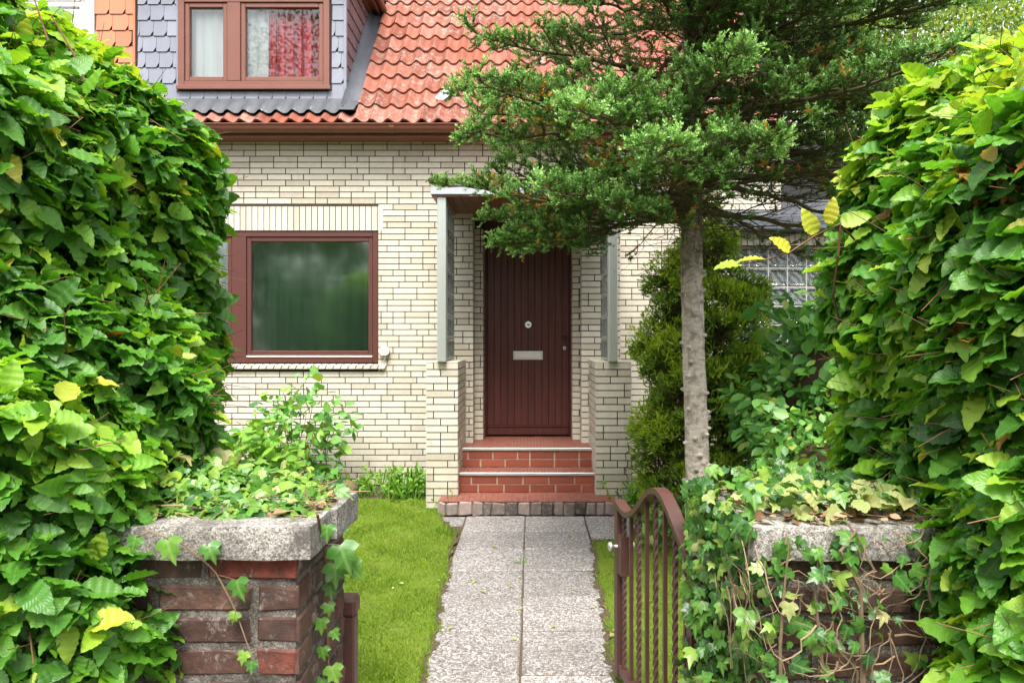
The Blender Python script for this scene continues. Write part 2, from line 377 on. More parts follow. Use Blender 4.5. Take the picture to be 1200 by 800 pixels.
M['branchbark']=simple('mossy_branch_bark',(.095,.075,.04),.9,.5,20,.4,60,.5,.005,spec=.15,dirt=(8,.45,.65,.5),dirtc=(.075,.085,.025))

HB=[(0,(.026,.095,.012)),(.35,(.055,.19,.016)),(.6,(.105,.29,.020)),(.80,(.23,.43,.025)),(.90,(.30,.43,.035)),(.955,(.50,.46,.045)),(.97,(.55,.24,.035)),(1,(.28,.12,.05))]
M['hornbeam']=leafmat('hornbeam_leaf',HB,.40,.38,9,.5,.4)
M['ivy']=leafmat('ivy_leaf',[(0,(.013,.055,.014)),(.4,(.033,.125,.020)),(.7,(.085,.23,.025)),(.85,(.21,.34,.05)),(.93,(.38,.42,.16)),(1,(.35,.24,.10))],.34,.25,3,.5,.5)
M['wilt']=leafmat('wilted_pale_leaf',[(0,(.26,.33,.10)),(.6,(.40,.43,.17)),(1,(.30,.20,.09))],.6,.3,8,.3)
M['litter']=leafmat('dry_leaf_litter',[(0,(.16,.08,.04)),(.5,(.30,.18,.10)),(1,(.42,.28,.16))],.8,.1,0,.2)
M['needle']=leafmat('fir_needle',[(0,(.050,.042,.012)),(.28,(.065,.080,.014)),(.50,(.062,.130,.016)),(.74,(.125,.30,.045)),(.955,(.36,.58,.17)),(.965,(.50,.32,.03)),(1,(.45,.17,.03))],.40,.18,0,.5)
M['cypress']=leafmat('cypress_spray',[(0,(.06,.042,.015)),(.25,(.075,.11,.018)),(.55,(.15,.265,.026)),(.8,(.32,.45,.03)),(1,(.40,.50,.05))],.6,.25,0,.25)
M['shrub']=leafmat('shrub_leaf',[(0,(.035,.115,.025)),(.5,(.09,.26,.045)),(.85,(.18,.38,.06)),(1,(.32,.42,.07))],.38,.3,0,.5)
M['herb']=leafmat('herb_leaf',[(0,(.05,.14,.016)),(.5,(.12,.29,.028)),(1,(.24,.40,.05))],.5,.35,0,.35)
M['birch']=leafmat('birch_leaf',[(0,(.07,.14,.02)),(.5,(.17,.27,.035)),(.85,(.30,.38,.06)),(1,(.45,.40,.07))],.5,.4,0,.35)
M['street_leaf']=leafmat('street_tree_leaf',[(0,(.03,.09,.02)),(.5,(.06,.16,.03)),(1,(.12,.24,.05))],.5,.3,0,.35)
M['grass']=leafmat('grass_blade',[(0,(.075,.14,.010)),(.5,(.15,.255,.018)),(.85,(.23,.335,.028)),(1,(.34,.31,.10))],.6,.35,0,.2)

# ------------------------------------------------------------------ leaf templates
def tpl_hornbeam(curl=.12,fold=.10,wave=.025,ratio=.60,rows=17,ser=.06):
    t=np.linspace(0,1,rows); wd=np.maximum(np.sin(np.pi*np.clip(t,0,1)**.82),0)**.58*ratio*.5*(1-.25*t**3); wd[0]=.012; wd[-1]=.004
    z=-curl*t**2
    V=[];U=[]
    for i in range(rows):
        wv=wave*math.sin(i*1.9); k=wd[i]*(1+ser*(1 if i%2 else -1))
        V+=[[-k,t[i]-k*.15,z[i]+fold*k*2+wv],[0,t[i],z[i]],[k,t[i]-k*.15,z[i]+fold*k*2+wv]]
        U+=[[-wd[i]/ratio*2,t[i]],[0,t[i]],[wd[i]/ratio*2,t[i]]]
    F=[]
    for i in range(rows-1):
        for a in (0,1): F.append([3*i+a,3*i+a+1,3*i+4+a,3*i+3+a])
    return np.array(V),np.array(F),np.array(U)
def tpl_ivy(curl=.1):
    out=[(0,0),(.20,-.10),(.42,.02),(.52,.20),(.30,.34),(.36,.62),(.15,.60),(0,1.0),(-.15,.60),(-.36,.62),(-.30,.34),(-.52,.20),(-.42,.02),(-.20,-.10)]
    o=np.array(out); c=np.array([[0,.3]]); P=np.concatenate([c,o])
    r=np.linalg.norm(P-c,axis=1); V=np.c_[P,-curl*r**2*1.6+.30*np.abs(P[:,0])*(1-.4*r)+.05*np.sin(P[:,1]*9+P[:,0]*5)]
    n=len(o); i=np.arange(n); F=np.stack([np.zeros(n,int),1+i,1+(i+1)%n],-1)
    return V,F,np.c_[P[:,0],P[:,1]]
def tpl_small(ratio=.6,curl=.1,rows=4):
    t=np.linspace(0,1,rows); wd=np.array([.02,.42,.36,.01])*ratio/.84 if rows==4 else np.sin(np.pi*t)*ratio*.5+.005
    V=[]
    for i in range(rows): V+=[[-wd[i],t[i],-curl*t[i]**2+.05],[0,t[i],-curl*t[i]**2],[wd[i],t[i],-curl*t[i]**2+.05]]
    F=[]
    for i in range(rows-1):
        for a in (0,1): F.append([3*i+a,3*i+a+1,3*i+4+a,3*i+3+a])
    V=np.array(V); return V,np.array(F),V[:,:2]
def tpl_rhomb(): 
    V=np.array([[0,0,0],[.5,.45,0.02],[0,1,0],[-.5,.45,.02]]); return V,np.array([[0,1,2,3]]),V[:,:2]
def tpl_blade():
    V=np.array([[-.5,0,0],[.5,0,0],[.28,.6,.10],[-.28,.6,.10],[0,1,.32]]); return V,[np.array([[0,1,2,3]]),np.array([[3,2,4]])],V[:,:2]
HBT=[tpl_hornbeam(.15,.14,.03),tpl_hornbeam(.30,.24,.035,.60),tpl_hornbeam(.05,-.05,.04,.66),tpl_hornbeam(.38,.06,.035,.62),tpl_hornbeam(-.06,.30,.03,.62)]
IVT=[tpl_ivy(.25),tpl_ivy(.48),tpl_ivy(.05),tpl_ivy(.7)]
SMT=[tpl_small(.62,.12),tpl_small(.75,.25),tpl_small(.55,.02)]
RH=tpl_rhomb()
def rv(n): return rng.normal(0,1,(n,3))
UP=np.array([0,0,1.])
def pix(P):
    s=860/np.maximum(P[:,1],.05); return 622+P[:,0]*s,400-(P[:,2]-1.5)*s
def scatter(mb,P,T,N,size,tpls,r):
    ch=rng.integers(0,len(tpls),len(P))
    for i,t in enumerate(tpls):
        k=ch==i; mb.leaves(P[k],T[k],N[k],size[k],t,r[k])

# ------------------------------------------------------------------ SETTING: ground, path, lawn
tag(MB().raw([[-45,-25,-.012],[45,-25,-.012],[45,80,-.012],[-45,80,-.012]],[[0,1,2,3]]).build('ground',M['soil']),kind='structure')
PX=-.047
mb=MB()

for k in range(13):
    y1=6.30-k*.5
    for sx in (0,1):
        x0=PX-.5+.5*sx
        mb.cbox(x0+.0025,x0+.4975,y1-.488,y1+.000,-.05,.002+rng.uniform(0,.005),.008,rng.uniform(0,1),.002)
MBJ=MB().raw([[PX-.50,-.6,-.004],[PX+.50,-.6,-.004],[PX+.50,6.31,-.004],[PX-.50,6.31,-.004]],[[0,1,2,3]])
mb.cbox(PX+.51,PX+.90,5.95,6.295,-.05,.004,.006,.3); mb.cbox(PX+.51,PX+.84,5.60,5.94,-.05,.002,.006,.5)
mb.cbox(PX-.80,PX-.51,6.0,6.295,-.05,-.002,.006,.2)
tag(mb.build('path',M['path']),kind='structure'); tag(MBJ.build('path_bed',M['soil']),kind='structure')
mb=MB(); mb.box(-8,8,-4,-.6,-.01,.0); tag(mb.build('pavement',M['path']),kind='structure')
def edgeL(y): return -.60+.14*np.clip((6.0-y)/2.9,0,1)+.010*np.sin(y*7)+.008*np.sin(y*23+1)-.16*np.clip((y-5.75)/.5,0,1)
def edgeR(y): return .475-.11*np.clip((6.0-y)/2.9,0,1)+.010*np.sin(y*6+2)+.007*np.sin(y*19)+.45*np.clip((y-5.45)/.2,0,1)
def strip(f,far,y0,y1,n=60,z=.014):
    ys=np.linspace(y0,y1,n); A=np.c_[f(ys),ys,np.full(n,z-.02)]; A2=np.c_[f(ys)+np.sign(far)*.03,ys,np.full(n,z)]; B=np.c_[np.full(n,far),ys,np.full(n,z)]
    V=np.concatenate([A,A2,B]); i=np.arange(n-1)
    F=np.concatenate([np.stack([i,i+1,i+1+n,i+n],-1),np.stack([i+n,i+n+1,i+1+2*n,i+2*n],-1)]); return V,F
mb=MB(); V,F=strip(edgeL,-3.6,2.45,6.95); mb.raw(V,F); V,F=strip(edgeR,1.9,2.45,6.2); mb.raw(V,F)
tag(mb.build('lawn',M['turf']),kind='structure')
mb=MB()
for f,sg in ((edgeL,1),(edgeR,-1)):
    ys=np.linspace(2.45,6.25,160); w0=.012+.012*np.sin(ys*41)*np.sin(ys*17+1)+.012*rng.normal(0,1,160); V=np.concatenate([np.c_[f(ys)-sg*.06,ys,np.full(160,.007)],np.c_[f(ys)+sg*np.clip(w0,.004,.09),ys,np.full(160,.0065)]]); k=np.arange(159)
    F=np.stack([k,k+160,k+161,k+1],-1); mb.raw(V,F if sg<0 else F[:,::-1])
tag(mb.build('soil_edge',M['soil']),kind='structure')
def grass(n,f,far,y0,y1):
    y=rng.uniform(0,1,n)**1.35*(y1-y0)+y0; u=rng.uniform(0,1,n)
    x=f(y)+np.sign(far)*(.0+u*np.abs(far-f(y)))
    x+=rng.normal(0,.012,n)
    P=np.c_[x,y,np.full(n,.012)]; T=rv(n)*.55+UP; h=rng.uniform(.012,.036,n)*(1+.45*np.sin(x*9+1)*np.sin(y*8)+.3*np.sin(x*21)*np.sin(y*17))*np.where(rng.uniform(0,1,n)<.03,1.8,1)
    return P,T,h
mb=MB()
for (n,f,far,y0,y1) in ((62000,edgeL,-1.75,2.5,6.9),(16000,edgeR,1.25,2.5,6.1)):
    P,T,h=grass(n,f,far,y0,y1); tv,tf,tu=tpl_blade(); T=nrm(T); N=nrm(np.cross(T,rv(n))); B=np.cross(T,N); 
    wdt=rng.uniform(.0028,.005,n)
    V=(P[:,None]+h[:,None,None]*(tv[None,:,1:2]*T[:,None]+tv[None,:,2:3]*N[:,None])+wdt[:,None,None]*tv[None,:,0:1]*B[:,None]).reshape(-1,3)
    r=np.clip(rng.beta(2,2.2,n)+.16*np.sin(P[:,0]*5+P[:,1]*3)*np.sin(P[:,1]*7-P[:,0]*4)+.08*np.sin(P[:,0]*17)*np.sin(P[:,1]*13),0,.99); r=np.where(rng.uniform(0,1,n)<.03,1,r)
    o=np.arange(n)[:,None,None]*5
    mb.V.append(V); mb.U.append(np.zeros((len(V),2))); 
    for ff in tf: mb.F.append((o+ff[None]).reshape(-1,ff.shape[1])+mb.n); mb.Rn.append(np.repeat(r,len(ff)))
    mb.n+=len(V)
tag(mb.build('grass',M['grass']),'bright yellow green mossy grass on both sides of the path','grass',kind='stuff')

# ------------------------------------------------------------------ HOUSE
house=thing('house','cream brick house with red pantile roof, dormer and brown front door','house')
def clip_iv(a,b,holes):
    seg=[(a,b)]
    for h0,h1 in holes:
        ns=[]
        for s0,s1 in seg:
            if h1<=s0 or h0>=s1: ns.append((s0,s1)); continue
            if h0>s0: ns.append((s0,h0))
            if h1<s1: ns.append((h1,s1))
        seg=ns
    return seg
def bricks(mb,mm,o,u,n,w,z0,z1,holes=(),L=.25,H=.0625,J=.0100,d=.012,hdr=.22,c=.0015,seed=0,fill=.03):
    """brick skin on a rectangle: o lower corner, u along, n outward; real bricks over a recessed mortar bed"""
    g=np.random.default_rng(seed+11); o=np.asarray(o,float);u=np.asarray(u,float);n=np.asarray(n,float)
    nr=int(round((z1-z0)/H)); 
    def put(m,a,b,c0,c1,d0,d1,r):
        pts=[]
        for zz in (c0,c1):
            for (x,y) in ((a,d0),(b,d0),(b,d1),(a,d1)): pts.append(o+u*x+n*y+UP*zz)
        m.raw(np.array(pts),BOXF if np.dot(np.cross(u,-n),UP)*-1<0 else BOXF,r)
    for i in range(nr):
        a=-g.choice([0,.0625,.125,.1875]); zc0=z0+i*H+J/2-o[2]; zc1=z0+(i+1)*H-J/2-o[2]
        hh=[(h[0],h[1]) for h in holes if h[2]<z0+(i+.75)*H and h[3]>z0+(i+.25)*H]
        while a<w:
            l=L/2 if g.uniform()<hdr else L
            for s0,s1 in clip_iv(max(a,0),min(a+l,w),hh):
                if s1-s0>.02:
                    e0=J/2 if s0>1e-6 else 0; e1=J/2 if s1<w-1e-6 else 0
                    put(mb,s0+e0,s1-e1,zc0,zc1,-.006,d-.006+g.uniform(-.0012,.0012),g.uniform(0,1))
            a+=l
    xs=sorted({0,w,*[min(max(h[k],0),w) for h in holes for k in (0,1)]}); zs=sorted({z0,z1,*[min(max(h[k],z0),z1) for h in holes for k in (2,3)]})
    for a,b in zip(xs,xs[1:]):
        for c0,c1 in zip(zs,zs[1:]):
            if b-a<1e-4 or c1-c0<1e-4: continue
            cx,cz=(a+b)/2,(c0+c1)/2
            if any(h[0]<cx<h[1] and h[2]<cz<h[3] for h in holes): continue
            put(mm,a+.0015,b-.0015,c0-o[2],c1-o[2],-fill,0,.5)
WY=7.69; WX0,WX1,WZ1=-4.13,2.62,3.72
WIN=(-3.92,-1.60,1.277,2.655)
GBW=(2.08,3.3,1.05,2.50)
# main wall: lower left corner at WX0
b_=MB(); m_=MB()
holes=[(WIN[0]-WX0,WIN[1]-WX0,WIN[2]-.07,WIN[3]+.27),(-.93-WX0,.893-WX0,0,2.8),(GBW[0]-WX0,WX1-WX0+.1,GBW[2],GBW[3]+.13)]
bricks(b_,m_,(WX0,WY,0),(1,0,0),(0,-1,0),WX1-WX0,0,WZ1,holes,seed=3,fill=.2)
# soldier course over the window
x=WIN[0]
while x<WIN[1]+.0:
    b_.cbox(x+.004,x+.0585,WY-.006,WY+.006,WIN[3]+.006,WIN[3]+.256,.0012,rng.uniform(0,1)); x+=.0625
m_.box(WIN[0],WIN[1]+.04,WY,WY+.1,WIN[3]+.002,WIN[3]+.269)
# soldier course over the glass block window and wing to the right
x=GBW[0]
while x<3.9:
    b_.cbox(x+.004,x+.0585,WY-.006,WY+.006,GBW[3]+.006,GBW[3]+.125,.0012,rng.uniform(0,1)); x+=.0625
m_.box(GBW[0],3.9,WY,WY+.1,GBW[3]+.002,GBW[3]+.13)
bricks(b_,m_,(WX1+.002,WY,0),(1,0,0),(0,-1,0),2.6,0,1.0,(),seed=9,fill=.2)
bricks(b_,m_,(3.302,WY,1.0),(1,0,0),(0,-1,0),1.9,1.0,2.5,(),seed=10,fill=.2)
wall=b_.build('wall',M['cream'],house); m_.build('mortar',M['mortar'],wall)
mb=MB(); mb.box(WX0,5.2,WY+.55,WY+.6,0,WZ1); mb.box(-.9,.87,WY+.30,WY+.55,0,2.9)
mb.build('inner_wall',M['black'],wall)
yr=RIDGE_Y=12.2; zr=3.66+(yr-7.45)*math.tan(R(50))
MB().prism([(WY+.56,0),(2*yr-7.5,0),(2*yr-7.5,3.6),(yr,zr),(WY+.56,4.3),(WY+.02,3.72),(WY+.02,2.9),(WY+.56,2.9)],(WX1+.001,0,0),(0,1,0),(0,0,1),(-1,0,0),.05).build('gable_wall',M['plaster'],house)
# ground floor window
win=sub('window',house); fy0,fy1=WY+.005,WY+.085
def framebox(mb,x0,x1,z0,z1,t,y0,y1,c=.004,tb=None):
    tb=tb or t
    mb.cbox(x0,x0+t,y0,y1,z0,z1,c); mb.cbox(x1-t,x1,y0,y1,z0,z1,c); mb.cbox(x0+t,x1-t,y0+.001,y1,z1-t,z1,c); mb.cbox(x0+t,x1-t,y0+.001,y1,z0,z0+tb,c)
mb=MB(); framebox(mb,WIN[0],WIN[1],WIN[2],WIN[3],.058,fy0,fy1); mb.cbox(-3.135,-2.985,fy0+.001,fy1,WIN[2]+.058,WIN[3]-.058,.004); mb.build('frame',M['frame'],win)
for (a,b) in ((-2.985,-1.658),(-3.862,-3.135)):
    mb=MB(); framebox(mb,a+.003,b-.003,WIN[2]+.075,WIN[3]-.061,.045,fy0+.012,fy1+.02,.005,.05); mb.build('sash',M['frame'],win)
    mb=MB(); mb.box(a+.046,b-.046,fy0+.035,fy0+.041,WIN[2]+.12,WIN[3]-.10); mb.build('pane',M['glass'],win)
    mb=MB(); mb.cbox(a+.005,b-.005,fy0-.006,fy0+.02,WIN[2]+.060,WIN[2]+.0745,.002); mb.build('weather_strip',M['white'],win)
mb=MB(); x=WIN[0]-.03
while x<WIN[1]-.01:
    # brick on edge sill, each brick tilted and sloping outwards
    pts=np.array([[x+.03,WY-.045,1.215],[x+.096,WY-.045,1.215],[x+.106,WY+.06,1.222],[x+.04,WY+.06,1.222],[x+.03,WY-.045,1.250],[x+.096,WY-.045,1.250],[x+.106,WY+.06,1.274],[x+.04,WY+.06,1.274]])
    pts[:,0]+=(pts[:,2]-1.215)*.5
    mb.raw(pts,BOXF,rng.uniform(0,1)); x+=.0775
sill=mb.build('sill',M['cream'],win)
MB().box(WIN[0],WIN[1]-.003,WY-.038,WY+.06,1.208,1.238).build('sill_mortar',M['mortar'],win)
MB().box(WIN[0]-.3,WIN[1]+.2,WY+.50,WY+.52,.9,2.9).build('room_dark',M['black'],win)
# cream vent cap
mb=MB(); a=np.arange(8)/8*2*math.pi+.39; mb.prism(np.c_[np.cos(a)*.058,np.sin(a)*.048],(-1.525,WY-.07,1.40),(1,0,0),(0,0,1),(0,1,0),.066,.5)
mb.tube([[-1.525,WY-.03,1.36],[-1.52,WY-.025,1.32],[-1.54,WY-.012,1.30]],.007,6); mb.build('vent_cap',M['cream_paint'],house)
# glass block windows
def block_panel(parent,origin,u,n,nu,nz,pitch=.2,th=.08):
    o=np.array(origin,float);u=np.array(u,float);n=np.array(n,float); g=MB(); j=MB()
    def put(m,a,b,c,d,e,f,r=.5):
        p=np.array([o+u*x+n*y+UP*z for z in (c,d) for (x,y) in ((a,e),(b,e),(b,f),(a,f))]); m.raw(p,BOXF,r)
    for i in range(nu):
        for k in range(nz):
            a=i*pitch;c=k*pitch
            # pillow-shaped block face: frame plus sunk centre
            for (sgn,base) in ((1,0),(-1,-th)):
                ring=[];
                for (ins,dep) in ((.006,0.0),(.022,.004),(.04,-.008),(.075,-.012)):
                    for (x,z) in ((a+ins,c+ins),(a+pitch-ins,c+ins),(a+pitch-ins,c+pitch-ins),(a+ins,c+pitch-ins)): ring.append(o+u*x+UP*z+n*(base+sgn*dep))
                F=[[4*q+e,4*q+(e+1)%4,4*q+4+(e+1)%4,4*q+4+e] for q in range(3) for e in range(4)]+[[12,13,14,15]]
                g.raw(np.array(ring),F,rng.uniform(0,1))
    for i in range(nu+1): put(j,max(i*pitch-.006,0),min(i*pitch+.006,nu*pitch),0,nz*pitch,-th-.001,.0015)
    for k in range(nz+1): put(j,0,nu*pitch,max(k*pitch-.006,0),min(k*pitch+.006,nz*pitch),-th-.0005,.001)
    p=j.build('joint_grid',M['grey_joint'],parent); g.build('glass_block',M['block'],parent); return p
gbw=sub('glass_block_window',house)
block_panel(gbw,(GBW[0]+.02,WY+.03,GBW[2]+.02),(1,0,0),(0,-1,0),6,7)
mb=MB(); framebox(mb,GBW[0]-.03,GBW[1]+.0,GBW[2]-.02,GBW[3]+.0,.035,WY+.01,WY+.1); mb.build('frame',M['darkmetal'],gbw)
MB().cbox(GBW[0]-.06,GBW[1]+.1,WY-.12,WY+.01,GBW[2]-.07,GBW[2]-.02,.005).build('sill',M['plaster'],gbw)
MB().box(GBW[0]-.2,GBW[1]+.3,WY+.45,WY+.47,.8,2.6).build('room_dark',M['black'],gbw)
# low lead roof of the wing
mb=MB(); pts=np.array([[1.86,WY-.20,2.65],[5.2,WY-.20,2.65],[5.2,WY+.4,2.95],[1.86,WY+.4,2.95],[1.86,WY-.20,2.78],[5.2,WY-.20,2.78],[5.2,WY+.4,3.06],[1.86,WY+.4,3.06]]); mb.raw(pts,BOXF)
mb.box(1.86,5.2,WY-.19,WY-.012,2.64,2.655); mb.build('wing_roof',M['lead'],house)

# porch
porch=sub('porch',house)
def pillar(x0,x1,sd_):
    b=MB();m=MB(); y0,y1,z0,z1=6.56,7.36,.0,1.3125
    bricks(b,m,(x0,y0,z0),(1,0,0),(0,-1,0),x1-x0,z0,z1-.0,(),seed=20+sd_,H=.0625)
    for (xx,nx) in ((x0,-1),(x1,1)):
        bricks(b,m,(xx,y0 if nx>0 else y1,z0),(0,1 if nx>0 else -1,0),(nx,0,0),y1-y0,z0,z1,(),seed=22+sd_+nx)
    m.box(x0+.01,x1-.01,y0+.01,y1-.01,.02,z1-.006)
    y=y0-.004
    while y<y1-.02:  # brick cap
        b.cbox(x0-.004,x0+(x1-x0)*.56,y,y+.112,z1-.004,z1+.008,.003,rng.uniform(0,.5)); b.cbox(x0+(x1-x0)*.58,x1+.004,y,y+.112,z1-.004,z1+.008,.003,rng.uniform(0,.5)); y+=.12
    p=b.build('porch_pillar',M['cream'],porch); m.build('mortar',M['mortar'],p); return p
pl=pillar(-.931,-.656,0); pr=pillar(.586,.893,1)
mb=MB()  # stepped crack in the right hand pillar
cz=[.60,.56,.52,.50,.44,.435,.38,.375,.32,.27]; cx=[.865,.872,.878,.845,.85,.868,.86,.846,.85,.872]
for i in range(len(cz)-1): mb.tube([[cx[i],6.5535,cz[i]],[cx[i+1],6.5535,cz[i+1]]],.0045,4)
mb.build('crack',M['mortar'],pr)
for (x0,x1,ji,sd_) in ((-.931,-.585,-.5,0),(.515,.893,.438,1)):
    b=MB();m=MB(); zz=(.48,2.8)
    bricks(b,m,(x0,7.36,.48),(1,0,0),(0,-1,0),x1-x0,.48,2.8,(),seed=30+sd_)
    xi,nx=(x1,1) if sd_==0 else (x0,-1)
    bricks(b,m,(xi,7.36 if nx>0 else 7.61,.48),(0,nx,0),(nx,0,0),.25,.48,2.8,(),seed=33+sd_)
    xo=x0 if sd_==0 else x1; bricks(b,m,(xo,7.36 if nx<0 else WY,.48),(0,-nx,0),(-nx,0,0),WY-7.36,.48,2.8,(),seed=37+sd_)
    a0,a1=(x1,ji) if sd_==0 else (ji,x0)
    bricks(b,m,(a0,7.61,.48),(1,0,0),(0,-1,0),a1-a0,.48,2.69,(),seed=34+sd_,hdr=.6)
    bricks(b,m,(ji,7.61 if nx>0 else 7.9,.48),(0,nx,0),(nx,0,0),.29,.48,2.69,(),seed=35+sd_)
    m.box(min(x0,ji)+.02 if sd_==0 else ji+.02,max(x1,ji)-.02 if sd_==0 else max(x1,ji)-.02,7.64,7.92,.4,2.8); m.box(x0+.02,x1-.02,7.385,7.7,.4,2.8)
    p=b.build('brick_jamb',M['cream'],porch); m.build('mortar',M['mortar'],p)
for (x0,x1,gx,n) in ((-.83,-.75,-.752,1),(.69,.77,.692,-1)):
    MB().cbox(x0,x1,6.50,6.585,1.318,2.795,.006).build('post',M['post'],porch)
    s=sub('glass_block_screen',porch); 
    block_panel(s,(gx,6.60 if n>0 else 7.20+.14,1.33),(0,n,0),(n,0,0),3 if True else 4,7,.2,.07) if n>0 else block_panel(s,(gx,7.22,1.33),(0,-1,0),(-1,0,0),3,7,.2,.07)
    MB().box(gx-.05*(n>0),gx+.05*(n<0),6.59,7.34,2.735,2.795).build('screen_head',M['post'],s)
can=MB(); can.cbox(-.885,.862,6.47,WY-.02,2.795,2.893,.004); can=can.build('canopy',M['fascia'],porch)
MB().cbox(-.90,.877,6.455,WY-.015,2.895,2.937,.004).build('roof_edging',M['capbrown'],can)
mb=MB(); x=-.875
while x<.84: mb.cbox(x,x+.083,6.485,7.88,2.778,2.794,.003,rng.uniform(0,1)); x+=.085
mb.build('soffit',M['soffit'],can)
# steps
st=sub('doorstep',house)
def mosaic(name,x0,x1,y0,y1,z,p=.033,parent=None):
    m=MB(); nx=int((x1-x0)/p); ny=max(1,int((y1-y0)/p)); px=(x1-x0)/nx; py=(y1-y0)/ny
    for i in range(nx):
        for j in range(ny): m.box(x0+i*px+.0015,x0+(i+1)*px-.0015,y0+j*py+.0015,y0+(j+1)*py-.0015,z-.006,z+rng.uniform(-.0006,.0006),rng.uniform(0,1))
    return m.build(name,M['red_tile'],parent)
def riser(x0,x1,y,z0,z1,parent,seed):
    b=MB();m=MB(); bricks(b,m,(x0,y,z0),(1,0,0),(0,-1,0),x1-x0,z0,z1,(),H=(z1-z0)/2,L=.235,J=.013,hdr=.05,seed=seed); b.build('riser',M['red_brick'],parent); return m
core=MB(); core.box(-.655,.585,7.03,7.9,0,.475); core.box(-.655,.585,6.72,7.03,0,.295); core.box(-.80,.74,6.345,6.72,0,.118)
core.build('joint_bed',M['light_joint'],st)
mosaic('tread',-.652,.582,7.005,7.87,.483,parent=st); mosaic('tread',-.652,.582,6.70,7.0,.303,parent=st); mosaic('tread',-.80,.74,6.325,6.69,.1245,.05,parent=st)
for (y,z0,z1,sdn) in ((7.0,.305,.458,50),(6.685,.127,.278,51)):
    m=riser(-.652,.582,y,z0,z1,st,sdn); m.build('riser_joint',M['light_joint'],st)
    MB().cbox(-.653,.583,y-.018,y+.02,z1+.004,z1+.030,.004).build('nosing',M['steel'],st)
mb=MB(); x=-.80
while x<.74:
    l=rng.choice([.075,.09,.105,.12]); mb.cbox(x+.004,min(x+l,.74)-.003,6.315+rng.uniform(-.004,.004),6.42,.0,.115+rng.uniform(-.004,.002),.010,rng.uniform(0,1),.004); x+=l
mb.build('sett_edging',M['cobble'],st)
# door
DY=7.87; DX0,DX1,DZ0,DZ1=-.505,.447,.486,2.62
dr=sub('front_door',house)
mb=MB(); mb.cbox(DX0,DX0+.035,DY-.03,DY+.06,DZ0,DZ1,.004,.3); mb.cbox(DX1-.035,DX1,DY-.03,DY+.06,DZ0,DZ1,.004,.3); mb.cbox(DX0,DX1,DY-.035,DY+.06,DZ1,DZ1+.155,.004,.2); mb.build('door_frame',M['door'],dr)
leaf=MB(); n=12; wv=(DX1-DX0-.076)/n
leaf.box(DX0+.036,DX1-.036,DY+.012,DY+.05,DZ0+.01,DZ1-.002,.0)
for i in range(n): leaf.cbox(DX0+.038+i*wv+.001,DX0+.038+(i+1)*wv-.001,DY,DY+.03,DZ0+.115,DZ1-.004,.0035,rng.uniform(0,1))
leaf.cbox(DX0+.038,DX1-.038,DY-.002,DY+.03,DZ0+.016,DZ0+.098,.004,.5); leaf.cbox(DX0+.042,DX1-.042,DY-.012,DY+.02,DZ0+.098,DZ0+.113,.003,.3)
leaf=leaf.build('door_leaf',M['door'],dr)
def px_d(x,y): return (x-622)*DY/860,1.5+(400-y)*DY/860
x0,z1=px_d(601.5,411.2); x1,z0=px_d(636,421.2)
mb=MB(); framebox(mb,x0,x1,z0,z1,.014,DY-.012,DY+.0,.002); mb.cbox(x0+.016,x1-.016,DY-.006,DY+.0,z0+.016,z1-.014,.002); mb.build('letter_slot',M['white'],leaf)
cx,cz=px_d(619,380.3); mb=MB(); a=np.arange(20)/20*2*math.pi
for (rr,d0,d1) in ((.036,-.010,0),(.026,-.016,-.009)): mb.prism(np.c_[np.cos(a)*rr,np.sin(a)*rr],(cx,DY+d0,cz),(1,0,0),(0,0,1),(0,1,0),d1-d0)
mb.build('lock_cylinder',M['chrome'],leaf)
mb=MB(); mb.cbox(cx-.014,cx+.016,DY-.024,DY-.015,cz-.006,cz+.006,.002); mb.build('spy_hole',M['black'],leaf)
hx,hz=px_d(661.5,395.8); mb=MB(); mb.cbox(hx-.024,hx+.024,DY-.016,DY,hz-.022,hz+.022,.004); mb.cbox(hx-.02,hx+.02,DY-.06,DY-.016,hz-.016,hz+.018,.006); mb.build('door_knob',M['darkmetal'],leaf)
hx,hz=px_d(661.5,407.8); mb=MB(); mb.cbox(hx-.018,hx+.018,DY-.012,DY,hz-.02,hz+.02,.004); mb.prism(np.c_[np.cos(a)*.009,np.sin(a)*.009],(hx,DY-.018,hz),(1,0,0),(0,0,1),(0,1,0),.01); mb.build('keyhole_plate',M['steel'],leaf)

